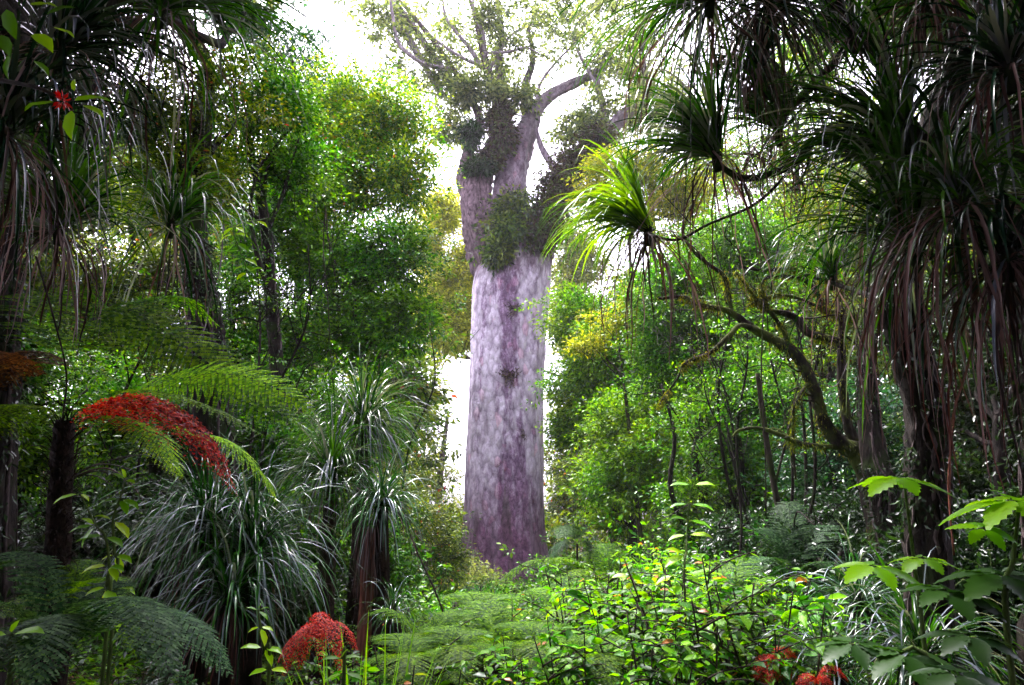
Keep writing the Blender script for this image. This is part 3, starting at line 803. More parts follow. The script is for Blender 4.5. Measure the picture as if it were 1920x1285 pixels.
    tree('leaning_sapling', 'thin bare leaning stem between the left tussock and the giant tree', [(828, 1140, 10, .014), (805, 1085, 10, .013), (780, 1030, 10, .012), (760, 975, 10, .01), (740, 935, 10, .006)],
         [(750, 950, 10, 40, 30)], 'green', 160, .05, 'stem_dark', cat='sapling', cr=.12, limbs=0, twig=0)
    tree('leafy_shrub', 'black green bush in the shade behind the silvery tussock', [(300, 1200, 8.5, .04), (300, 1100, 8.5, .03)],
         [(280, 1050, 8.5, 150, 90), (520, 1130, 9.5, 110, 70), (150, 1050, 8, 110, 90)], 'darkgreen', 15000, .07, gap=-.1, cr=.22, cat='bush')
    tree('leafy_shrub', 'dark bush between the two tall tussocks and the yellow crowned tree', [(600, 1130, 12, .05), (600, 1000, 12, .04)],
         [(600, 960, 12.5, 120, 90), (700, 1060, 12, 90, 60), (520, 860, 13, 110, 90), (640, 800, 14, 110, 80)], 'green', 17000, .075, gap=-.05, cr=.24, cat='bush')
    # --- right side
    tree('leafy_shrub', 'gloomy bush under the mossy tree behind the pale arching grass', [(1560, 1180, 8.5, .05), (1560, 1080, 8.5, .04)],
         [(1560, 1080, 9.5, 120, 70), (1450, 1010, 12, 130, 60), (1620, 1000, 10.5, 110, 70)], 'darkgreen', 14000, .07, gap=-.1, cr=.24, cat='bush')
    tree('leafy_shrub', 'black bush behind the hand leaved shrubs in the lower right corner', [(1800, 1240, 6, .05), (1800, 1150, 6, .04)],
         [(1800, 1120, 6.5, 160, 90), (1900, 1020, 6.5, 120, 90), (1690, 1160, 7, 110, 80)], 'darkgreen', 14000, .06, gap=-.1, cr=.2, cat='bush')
    tree('small_leaved_tree', 'fresh green tree beside the right flank of the giant trunk', [(1150, 1000, 24, .12), (1140, 850, 24, .1), (1120, 740, 24, .08), (1100, 640, 24, .05)],
         [(1090, 600, 24, 55, 60), (1105, 720, 24, 65, 60), (1165, 660, 23, 75, 75), (1070, 800, 25, 40, 40)], 'brightgreen', 26000, .13, 'bark_mid', gap=.05, cr=.35)
    tree('small_leaved_tree', 'emerald leafy bush low to the right of the giant trunk', [(1190, 1040, 20, .1), (1180, 920, 20, .08), (1170, 820, 20, .05)],
         [(1185, 810, 20, 85, 75), (1165, 900, 20, 70, 60), (1240, 870, 19, 95, 85), (1150, 965, 21, 60, 40), (1230, 760, 20, 80, 60)], 'brightgreen', 28000, .105, 'bark_dark', gap=.08, cr=.3)
    tree('golden_tree', 'golden yellow crown behind the light green strap leaf clump on the right', [(1190, 1000, 28, .15), (1190, 700, 28, .12), (1180, 450, 28, .06)],
         [(1180, 320, 28, 75, 40), (1260, 370, 28, 70, 50), (1120, 370, 29, 40, 35)], 'gold', 12000, .15, 'bark_mid', gap=.08, cr=.4)
    tree('golden_tree', 'small yellow leafed branch cluster at mid height right of the giant trunk', [(1190, 900, 19, .06), (1175, 760, 19, .05), (1160, 650, 19, .03)],
         [(1150, 610, 19, 55, 30), (1100, 650, 19, 30, 20), (1190, 560, 19, 50, 28)], 'gold', 3200, .09, 'bark_mid', gap=.1, cr=.25)
    tree('small_leaved_tree', 'speckled yellow green tree behind the dangling brown leaves right of centre', [(1300, 1000, 17, .1), (1310, 800, 17, .08), (1290, 650, 17, .05)],
         [(1270, 560, 17, 95, 80), (1390, 470, 18, 100, 80), (1360, 620, 17, 100, 70), (1250, 690, 17, 75, 70)], 'green', 32000, .09, 'bark_dark', gap=.06)
    tree('small_leaved_tree', 'dusky tree with dark stems behind the mossy branches', [(1330, 1080, 14, .12), (1320, 950, 14, .1), (1300, 850, 14, .07)],
         [(1330, 830, 14.5, 90, 80), (1420, 740, 15, 110, 80), (1400, 900, 15, 110, 90), (1310, 960, 14, 70, 60)], 'green', 24000, .08, gap=.16,
         fork=[[(1335, 1080, 14, .07), (1260, 930, 13.5, .05), (1265, 820, 13.5, .04), (1240, 720, 13.5, .02)], [(1330, 1000, 14, .06), (1390, 900, 14, .05), (1380, 780, 14, .03)]])
    tree('small_leaved_tree', 'sunlit yellow olive crown glimpsed through the top right strap leaves', [(1500, 900, 24, .15), (1500, 500, 24, .12), (1490, 250, 24, .07)],
         [(1500, 130, 24, 90, 85), (1590, 230, 24, 110, 90), (1440, 300, 24, 120, 80), (1560, 60, 24, 80, 60)], 'yellowgreen', 18000, .12, gap=.17, cr=.35)
    tree('small_leaved_tree', 'green leafy mass behind the upper mossy limbs on the right', [(1560, 1000, 20, .15), (1560, 700, 20, .12), (1550, 520, 20, .06)],
         [(1540, 470, 20, 130, 90), (1670, 470, 20, 130, 110), (1480, 580, 19, 110, 70), (1620, 620, 18, 120, 80)], 'olive', 25000, .095, gap=.15)
    tree('small_leaved_tree', 'bush with whitish glossy leaves behind the dark trunks on the right', [(1650, 1050, 12, .1), (1660, 900, 12, .08), (1640, 780, 12, .05)],
         [(1640, 770, 12.5, 110, 80), (1560, 880, 13, 100, 90), (1720, 860, 12, 110, 100)], 'bluegreen', 18000, .075, gap=.15, cr=.26)
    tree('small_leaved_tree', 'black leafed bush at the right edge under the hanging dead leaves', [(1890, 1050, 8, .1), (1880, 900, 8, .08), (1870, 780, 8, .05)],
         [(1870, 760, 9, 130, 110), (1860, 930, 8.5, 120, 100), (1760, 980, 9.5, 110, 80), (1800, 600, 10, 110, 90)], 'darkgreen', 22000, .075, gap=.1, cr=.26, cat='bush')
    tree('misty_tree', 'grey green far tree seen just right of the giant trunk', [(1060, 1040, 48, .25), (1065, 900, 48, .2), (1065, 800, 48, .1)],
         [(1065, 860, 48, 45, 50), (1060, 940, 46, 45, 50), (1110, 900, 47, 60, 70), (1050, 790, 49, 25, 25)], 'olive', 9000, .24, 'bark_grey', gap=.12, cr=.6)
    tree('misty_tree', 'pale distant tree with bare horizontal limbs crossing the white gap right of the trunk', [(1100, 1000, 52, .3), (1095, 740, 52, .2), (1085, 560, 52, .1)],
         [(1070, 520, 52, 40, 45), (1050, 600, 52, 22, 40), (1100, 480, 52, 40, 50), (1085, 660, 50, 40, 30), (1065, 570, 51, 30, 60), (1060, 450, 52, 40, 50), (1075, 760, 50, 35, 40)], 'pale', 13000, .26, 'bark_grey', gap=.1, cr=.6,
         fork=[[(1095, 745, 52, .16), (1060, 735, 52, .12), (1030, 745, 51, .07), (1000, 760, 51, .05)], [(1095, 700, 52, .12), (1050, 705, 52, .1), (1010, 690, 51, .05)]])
    tree('tall_tree', 'thin high crown reaching in at the top edge right of centre', [(1230, 900, 30, .2), (1225, 500, 30, .16), (1215, 200, 30, .1), (1200, 60, 30, .05)],
         [(1190, 60, 30, 70, 50), (1150, 15, 30, 80, 30), (1250, 200, 30, 60, 70)], 'kauri', 6500, .15, 'bark_mid', gap=.3, cr=.4)
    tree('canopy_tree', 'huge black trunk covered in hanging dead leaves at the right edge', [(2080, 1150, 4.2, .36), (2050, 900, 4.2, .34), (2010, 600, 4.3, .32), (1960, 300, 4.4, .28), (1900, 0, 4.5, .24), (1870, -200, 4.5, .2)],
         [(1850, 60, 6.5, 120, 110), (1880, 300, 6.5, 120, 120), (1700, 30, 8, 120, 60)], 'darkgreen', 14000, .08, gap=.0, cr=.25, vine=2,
         shade_blobs=[((3.5, -.8, 9.5), (4.5, 4.2, 1.2), 14000, .18), ((8.5, -2, 6), (3, 5, 4), 9000, .2), ((4.9, 3.8, 9.2), (3.9, 3.2, .9), 12000, .12), ((7.5, 9, 12.8), (3.5, 3, 1), 6000, .16), ((4.5, -6.5, 4), (5, 2, 5), 11000, .25), ((9, 5, 12.5), (5, 4.5, 1.2), 9000, .18), ((11, 12, 16), (5, 5, 1.2), 5000, .2)])  # unseen foliage above, beside and behind the camera, added for shade


trees()


# ---------------------------------------------------------------- the wood behind
def wood():
    q = MB(); tw = MB()
    for sgn in (-1, 1):
        for k in range(84):
            Y = R.uniform(26, 62)
            lo = 100 if sgn < 0 else 95
            px = CX - 20 + sgn * (lo + R.random() ** .8 * 950 * 1.05)
            top = 300 if abs(px - CX) > 300 else 480 + (300 - abs(px - CX)) * 1.4
            py = R.uniform(top, 960)
            s = mpp(py, Y)
            if sgn < 0 and 780 < px < 900 and py < 980: continue
            if sgn > 0 and px < 1085 and py < 900: continue
            rx = R.uniform(50, 95)
            crown_leaves(q, None, at(px, py, Y), (rx * s, rx * s, rx * s * 1.0), 2300, .30, .14, per=26, cr=.7, gap=.0, freq=.5)
            c = at(px, py, Y)
            if k % 4 == 0: tube(tw, [(c[0] + R.normal(0, .8), Y, float(gz(c[0], Y))), (c[0], Y, c[2])], [.2, .08], 6, .1, 4)
    for k in range(40):                       # low growth all along the back
        Y = R.uniform(38, 60); px = R.uniform(-50, 1970)
        c = at(px, R.uniform(985, 1060), Y); s = mpp(1000, Y)
        crown_leaves(q, None, c, (80 * s, 80 * s, 40 * s), 1500, .28, .13, per=26, cr=.6, gap=-.3, freq=.5)
    a = q.build('far_wood', M['olive'])
    tag(a, 'dim mass of forest foliage far behind the separate trees', 'wood', kind='stuff')
    b = tw.build('trunk', M['bark_dark']); b.parent = a; b['kind'] = 'stuff'


wood()


def underwood():
    q = MB()
    for k in range(80):
        Y = R.uniform(11, 33); px = R.uniform(-80, 2000)
        if abs(px - 960) < 330 and Y < 15: continue
        x = (px - CX) / FPX * Y; h = R.uniform(.5, 1.1) + (.5 if abs(px - 960) > 330 else 0)
        if abs(px - 940) < 150: h *= .3
        crown_leaves(q, None, (x, Y, float(gz(x, Y)) + h * .5), (R.uniform(1.2, 2.4), 1.6, h), 1500, .075 + .003 * Y, .04 + .0015 * Y, per=24, cr=.35, gap=-.3, freq=.8)
    tag(q.build('underwood', M['green']), 'tangled low underwood between the tree trunks', 'underwood', kind='stuff')


underwood()


# ---------------------------------------------------------------- strap leaved perching plants
def rosette(name, label, px, py, Y, L, n, mat='strap', dead=0, w=.028, droop=.5, up=.2, spread=None, group='strap leaved clumps on the branches', cat='perching plant',
            lean=(0, 0, 0), deadmat='dead', deadL=None, hang=0, base=None, kink=.15, zmin=-.2, grow=1.0):
    c = at(px, py, Y) if base is None else np.array(base, float)
    t = thing(name, label, cat, c, group)
    if cat != 'tussock': n = int(n * 1.6); dead = int(dead * .8); w *= .8; droop = droop * .9 + .25; up += .35; zmin = 0; L *= 1.15; lean = tuple(np.array(lean) + R.normal(0, .28, 3) * np.array([1, 1, .3]))
    q = MB()
    d = sph(n, zmin, 1.0) + np.array([0, 0, up]) + np.array(lean)
    l = L * R.uniform(.45, 1.2, n)
    straps(q, c + nrm(d) * .04 + R.normal(0, .025, (n, 3)), d, l, w * R.uniform(.7, 1.2, n), droop * R.uniform(.7, 1.4, n), kink=kink)
    if hang:
        d2 = sph(hang, -.9, .2)
        straps(q, c + nrm(d2) * .05, d2, L * R.uniform(.7, 1.3, hang), w * .9, .9)
    q.build('foliage', M[mat], t)
    s = MB()
    tube(s, [c + np.array([0, .02, -.14]), c + np.array([0, 0, 0]), c + nrm(np.array(lean) + np.array([0, 0, 1.0])) * .12], [.03, .045, .02], 7, .2)
    s.build('stem', M['bark_dark'], t)
    if dead:
        q = MB()
        d = sph(dead, -.9, -.1)
        dl = (deadL or L) * R.uniform(.5, 1.2, dead)
        straps(q, c + nrm(d) * np.array([.07, .07, .03]) + np.array([0, 0, -.03]), d + R.normal(0, .12, (dead, 3)), dl, w * .75 * R.uniform(.4, 1.1, dead), 1.5, twist=1.0, kink=.5, wob=.13)
        q.build('dead_leaf', M[deadmat], t)
    return t


def perching():
    r = rosette
    # right
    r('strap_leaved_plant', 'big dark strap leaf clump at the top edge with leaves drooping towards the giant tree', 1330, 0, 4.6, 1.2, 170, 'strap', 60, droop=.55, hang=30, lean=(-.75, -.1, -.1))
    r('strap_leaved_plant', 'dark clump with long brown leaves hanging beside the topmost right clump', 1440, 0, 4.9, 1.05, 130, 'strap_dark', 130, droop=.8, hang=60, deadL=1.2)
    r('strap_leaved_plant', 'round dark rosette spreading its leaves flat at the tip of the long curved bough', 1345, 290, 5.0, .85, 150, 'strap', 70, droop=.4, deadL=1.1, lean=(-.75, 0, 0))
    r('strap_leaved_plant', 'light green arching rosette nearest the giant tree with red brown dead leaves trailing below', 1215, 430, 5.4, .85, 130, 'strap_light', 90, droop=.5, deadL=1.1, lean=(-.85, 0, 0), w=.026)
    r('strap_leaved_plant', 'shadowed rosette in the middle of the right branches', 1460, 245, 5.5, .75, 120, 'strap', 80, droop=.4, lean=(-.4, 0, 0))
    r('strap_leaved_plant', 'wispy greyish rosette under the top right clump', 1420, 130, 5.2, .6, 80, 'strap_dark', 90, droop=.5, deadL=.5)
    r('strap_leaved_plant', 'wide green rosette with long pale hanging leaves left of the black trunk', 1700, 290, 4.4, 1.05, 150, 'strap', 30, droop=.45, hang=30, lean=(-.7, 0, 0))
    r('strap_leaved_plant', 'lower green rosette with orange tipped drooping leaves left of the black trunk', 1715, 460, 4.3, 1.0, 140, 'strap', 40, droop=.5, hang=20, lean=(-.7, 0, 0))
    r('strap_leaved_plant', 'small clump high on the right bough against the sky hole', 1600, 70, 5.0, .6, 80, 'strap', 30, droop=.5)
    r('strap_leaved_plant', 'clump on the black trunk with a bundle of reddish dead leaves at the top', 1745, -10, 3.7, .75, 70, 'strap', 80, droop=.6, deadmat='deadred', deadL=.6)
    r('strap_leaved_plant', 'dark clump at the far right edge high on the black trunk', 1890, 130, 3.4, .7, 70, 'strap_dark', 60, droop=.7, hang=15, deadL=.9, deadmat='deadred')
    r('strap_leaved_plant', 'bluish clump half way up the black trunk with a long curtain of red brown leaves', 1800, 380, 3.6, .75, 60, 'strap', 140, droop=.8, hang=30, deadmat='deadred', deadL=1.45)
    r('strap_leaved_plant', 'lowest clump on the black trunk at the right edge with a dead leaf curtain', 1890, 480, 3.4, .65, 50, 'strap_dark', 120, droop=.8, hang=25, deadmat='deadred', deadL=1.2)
    r('strap_leaved_plant', 'little backlit rosette on the lower right bough', 1560, 520, 7.0, .8, 70, 'strap', 30, droop=.6)
    # left
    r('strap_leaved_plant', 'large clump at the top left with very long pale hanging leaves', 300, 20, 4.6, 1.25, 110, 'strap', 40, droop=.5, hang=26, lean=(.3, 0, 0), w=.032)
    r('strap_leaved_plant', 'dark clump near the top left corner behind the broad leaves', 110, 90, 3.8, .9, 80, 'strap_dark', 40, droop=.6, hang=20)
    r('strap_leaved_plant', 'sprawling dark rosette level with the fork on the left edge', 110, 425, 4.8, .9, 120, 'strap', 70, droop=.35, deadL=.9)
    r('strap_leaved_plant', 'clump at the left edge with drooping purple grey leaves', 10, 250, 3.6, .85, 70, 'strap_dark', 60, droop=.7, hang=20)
    r('strap_leaved_plant', 'green drooping clump in front of the thick vine covered trunk', 320, 420, 6.2, 1.0, 70, 'strap', 20, droop=.8, hang=25)
    # ground tussocks
    G = 'large arching tussocks on the ground'
    def tus(label, px, py, Y, L, n, mat='tussock', dead=60, w=.03, droop=.75, **k):
        n = int(n * 2.2); w *= .52; dead = dead // 2
        c = at(px, py, Y)
        t = r('tussock', label, px, py, Y, L, n, mat, dead, w=w, droop=droop, up=.35, group=G, cat='tussock', zmin=-.75, kink=.08, **k)
        g = float(gz(c[0], c[1]))
        if c[2] > g + .1:
            s = MB(); tube(s, [(c[0], c[1], g - .1), (c[0] + .03, c[1], (g + c[2]) / 2), c], [.13, .11, .07], 8, .2, 3)
            o = s.build('stalk', M['fern_trunk'], t)
        return t
    tus('big silvery tussock beneath the red fern frond, its left head', 385, 985, 5.8, 1.0, 190, dead=70, deadmat='deadred')
    tus('big silvery tussock beneath the red fern frond, its right head', 475, 1035, 5.6, 1.0, 190, dead=60)
    tus('low silvery tussock head sprawling in front of the red fern', 430, 1120, 5.2, .75, 90, dead=80, deadmat='deadred')
    tus('tall tussock on a stalk in the middle left with dark green leaves', 680, 800, 9.5, 1.4, 230, mat='strap', dead=40, w=.036)
    tus('tussock between the tall stalked one and the silvery one', 620, 890, 8.5, 1.15, 170, mat='strap', dead=40, w=.034)
    tus('stalked tussock with a rusty skirt beside the clearing', 715, 950, 8.0, .85, 120, dead=30, w=.032)
    tus('small pale arching grass clump among the shadows at lower right', 1610, 1130, 6.2, .75, 75, dead=15, w=.026, droop=.6)
    tus('dim tussock at the bottom right under the palmate leaves', 1730, 1235, 4.6, .8, 110, mat='strap', dead=20)
    tus('white streaked tussock at the bottom edge right of the dead red fern', 1560, 1260, 4.8, .6, 80, dead=10, w=.02, droop=.6)
    tus('thin pale grass clump behind the small red fern', 735, 1150, 6.5, .38, 40, dead=5, w=.018)


perching()


def skirt():
    c = at(695, 990, 8.0); g = float(gz(c[0], c[1]))
    t = thing('rusty_stump', 'rusty red fibrous stump standing below the stalked tussock', 'stump', (c[0], c[1], g))
    q = MB(); tube(q, [(c[0], c[1], g - .1), (c[0] + .02, c[1], (g + c[2]) / 2), (c[0], c[1], c[2])], [.10, .11, .09], 10, .3, 5); q.build('trunk', M['fern_skirt'], t)
    q = MB(); n = 120
    d = sph(n, -.6, .0)
    straps(q, np.array([c[0], c[1], c[2] + .05]) + d * np.array([.09, .09, 0]) + np.stack([np.zeros(n), np.zeros(n), R.uniform(-.4, .1, n)], 1), d * .4 + np.array([0, 0, -1]), R.uniform(.3, .7, n), .012, 1.0)
    q.build('dead_leaf', M['dead'], t)


skirt()


# ---------------------------------------------------------------- ferns
def frond(mb, st, pts, width, npin=34, up=(0, 0, 1), stipe=.12, droop=.35, pin=16, rs=.009, sweep=.5, curl=0.0, double=True, pf=.8):
    """a fern frond along pts: rachis into st, pinnae with pinnules into mb"""
    P = spline(np.asarray(pts, float), 10)
    seg = np.linalg.norm(np.diff(P, axis=0), axis=1); s = np.concatenate([[0], np.cumsum(seg)]); Lt = s[-1]
    tube(st, P[::2], [rs, rs * .6, rs * .15], 5)
    up = np.asarray(up, float)
    for side in (-1, 1):
        for k in range(npin):
            t = stipe + (1 - stipe) * (k + .5) / npin
            x = (t - stipe) / (1 - stipe)
            p = np.array([np.interp(t * Lt, s, P[:, j]) for j in range(3)])
            p2 = np.array([np.interp(min(Lt, t * Lt + .02 * Lt), s, P[:, j]) for j in range(3)])
            T = nrm(p2 - p + 1e-9) if t < .98 else nrm(P[-1] - P[-3])
            sd = np.cross(T, up); sd /= max(1e-6, np.linalg.norm(sd)); nn = np.cross(sd, T)
            ln = width * (math.sin(math.pi * min(1, (x * .8 + .2)) ** .9) ** .9) * (1 - .1 * R.random())
            if ln < .004: ln = .004
            D = nrm(sd * side + T * (sweep + .35 * x) + nn * R.normal(0, .05))
            m = max(4, int(pin * ln / width) + 2) if double else 1
            if not double:
                scatter(mb, 'small', p[None], D[None], nn[None], ln, width * .13); continue
            u = (np.arange(m) + .5) / m
            dd = D[None] + np.array([0, 0, -1.0])[None] * (droop * u[:, None])
            pos = p[None] + D[None] * (u[:, None] * ln) + np.array([0, 0, -1.0])[None] * (droop * ln * u[:, None] ** 2 * .6)
            if curl: pos += R.normal(0, curl * ln, pos.shape)
            pl = np.minimum(pf * (1 - stipe) * Lt / npin, ln * .3) * (1 - u ** 1.6 * .9)
            dn = nrm(dd)
            side2 = nrm(np.cross(dn, nn[None]))
            NN = np.repeat(nn[None], m, 0) + R.normal(0, .12 + curl * 2, (m, 3))
            for s2 in (-1, 1):
                scatter(mb, 'small', pos, side2 * s2 + dn * .45 + R.normal(0, .05 + curl * 3, (m, 3)), NN, pl, ln / m * 1.7)


def fpts(lst):
    return [at(*p) for p in lst]


def ferns():
    # tree fern on the left
    crown = at(125, 790, 4.6)
    g = float(gz(crown[0], crown[1]))
    foot = at(112, 1190, 4.6); g = float(gz(foot[0], foot[1])); foot[2] = g - .1
    t = thing('tree_fern', 'tree fern with a black trunk on the left, green fronds and one hanging scarlet frond', 'tree fern', (foot[0], foot[1], g))
    q = MB(); tube(q, [foot, (foot + crown) / 2 + np.array([.02, 0, 0]), crown - np.array([0, 0, .12]), crown - np.array([0, 0, .02])], [.11, .085, .065, .04], 12, .3, 7)
    n = 1500; d = sph(n, -.4, .5)
    zz = R.random((n, 1))
    straps(q, foot * (1 - zz) + crown * zz + nrm(d * np.array([1, 1, .1])) * (.105 - .045 * zz), d + np.array([0, 0, 1.2]) * (2 * zz - 1) + R.normal(0, .3, (n, 3)), R.uniform(.05, .2, n), .009, .6, seg=4)
    q.build('trunk', M['fern_trunk'], t)
    fr = [
        ([(140, 785, 4.6), (200, 750, 4.5), (267, 727, 4.4), (380, 703, 4.3), (450, 705, 4.25), (520, 730, 4.2), (600, 778, 4.15)], .25, 'fern_light', .3, .5),
        ([(135, 785, 4.6), (160, 650, 4.7), (200, 585, 4.75), (300, 620, 4.8), (400, 690, 4.8), (500, 765, 4.8), (585, 806, 4.8)], .38, 'fern', .3, .6),
        ([(140, 785, 4.6), (220, 740, 4.3), (300, 735, 4.1), (400, 765, 4.0), (500, 820, 3.95)], .22, 'fern', .35, .8),
        ([(125, 785, 4.6), (100, 640, 5.0), (90, 560, 5.4), (150, 540, 5.8), (230, 600, 6.0)], .42, 'fern', .3, .8),
        ([(125, 785, 4.6), (80, 720, 4.4), (30, 670, 4.2), (-40, 660, 4.0), (-120, 700, 3.9)], .26, 'fern_brown', .35, 1.2),
        ([(125, 785, 4.6), (110, 700, 4.8), (80, 660, 5.0), (30, 680, 5.3), (-30, 760, 5.5)], .26, 'fern_brown', .3, 1.0),
        ([(140, 790, 4.6), (200, 780, 4.4), (250, 790, 4.2), (300, 830, 4.1), (340, 900, 4.05)], .25, 'fern_light', .35, .9),
        ([(140, 790, 4.6), (230, 770, 4.6), (330, 800, 4.6), (430, 830, 4.5), (500, 900, 4.5), (520, 950, 4.5)], .24, 'fern_light', .4, .9),
        ([(125, 785, 4.6), (60, 760, 4.9), (0, 780, 5.2), (-80, 850, 5.5)], .35, 'fern', .2, .9),
        ([(130, 785, 4.6), (190, 650, 5.2), (260, 570, 5.8), (340, 560, 6.3), (420, 620, 6.6)], .42, 'fern', .3, .9),
    ]
    for pts, w, m, stp, dr in fr:
        q = MB(); s = MB()
        frond(q, s, fpts(pts), w, 27, stipe=stp, pin=22, droop=dr * .5, rs=.011, up=(.1, -.75, .7) if dr < .65 else (0, 0, 1), pf=.58)
        o = q.build('frond', M[m], t)
        s.build('stalk', M['stem_dark'], o).parent = o
        bpy.data.objects[o.name]  # keep
        o.children[0].location = (0, 0, 0)
    # the scarlet one, dead and crumpled
    q = MB(); s = MB()
    frond(q, s, fpts([(150, 785, 4.5), (210, 755, 4.2), (280, 745, 4.0), (360, 790, 3.85), (410, 850, 3.8), (450, 940, 3.8)]), .21, 46, stipe=.12, pin=20, droop=1.1, curl=.07, rs=.012, sweep=.3)
    frond(q, s, fpts([(150, 787, 4.5), (215, 762, 4.22), (285, 757, 4.03), (358, 805, 3.9), (400, 860, 3.86), (438, 930, 3.85)]), .2, 40, stipe=.14, pin=18, droop=1.4, curl=.09, rs=.008, sweep=.3)
    o = q.build('frond', M['fern_red'], t); o['label'] = 'dead scarlet frond hanging to the right'
    s.build('stalk', M['deadred'], o); o.children[0].location = (0, 0, 0)
    return t


def fern_fix():
    pass


def ground_fern(label, base, tips, w, mat, group, npin=30, pin=14, name='ground_fern', arch=.35, stipe=.18, droop=.35, rs=.007, curl=0, pf=.8):
    """base (px,py,Y); tips list of (px,py,Y)"""
    b = at(*base); b[2] = float(gz(b[0], b[1])) if len(base) == 3 and base[1] > 1285 else b[2]
    g = float(gz(b[0], b[1]))
    t = thing(name, label, 'fern', (b[0], b[1], g), group)
    if b[2] > g + .15 and mat != 'fern_red':
        q = MB(); tube(q, [(b[0], b[1], g - .05), b], [.05, .035], 8, .25, 3); q.build('trunk', M['fern_trunk'], t)
    for tp in tips:
        e = at(*tp); m = (b + e) / 2; L = np.linalg.norm(e - b)
        m1 = b + (e - b) * .33 + np.array([0, 0, arch * L * .85]); m2 = b + (e - b) * .7 + np.array([0, 0, arch * L * .75])
        q = MB(); s = MB()
        frond(q, s, [b, m1, m2, e], w * R.uniform(.85, 1.15), npin, stipe=stipe, pin=pin, droop=droop, rs=rs, curl=curl, pf=pf)
        o = q.build('frond', M[mat], t)
        s.build('stalk', M['stem_dark'], o); o.children[0].location = (0, 0, 0)
    return t


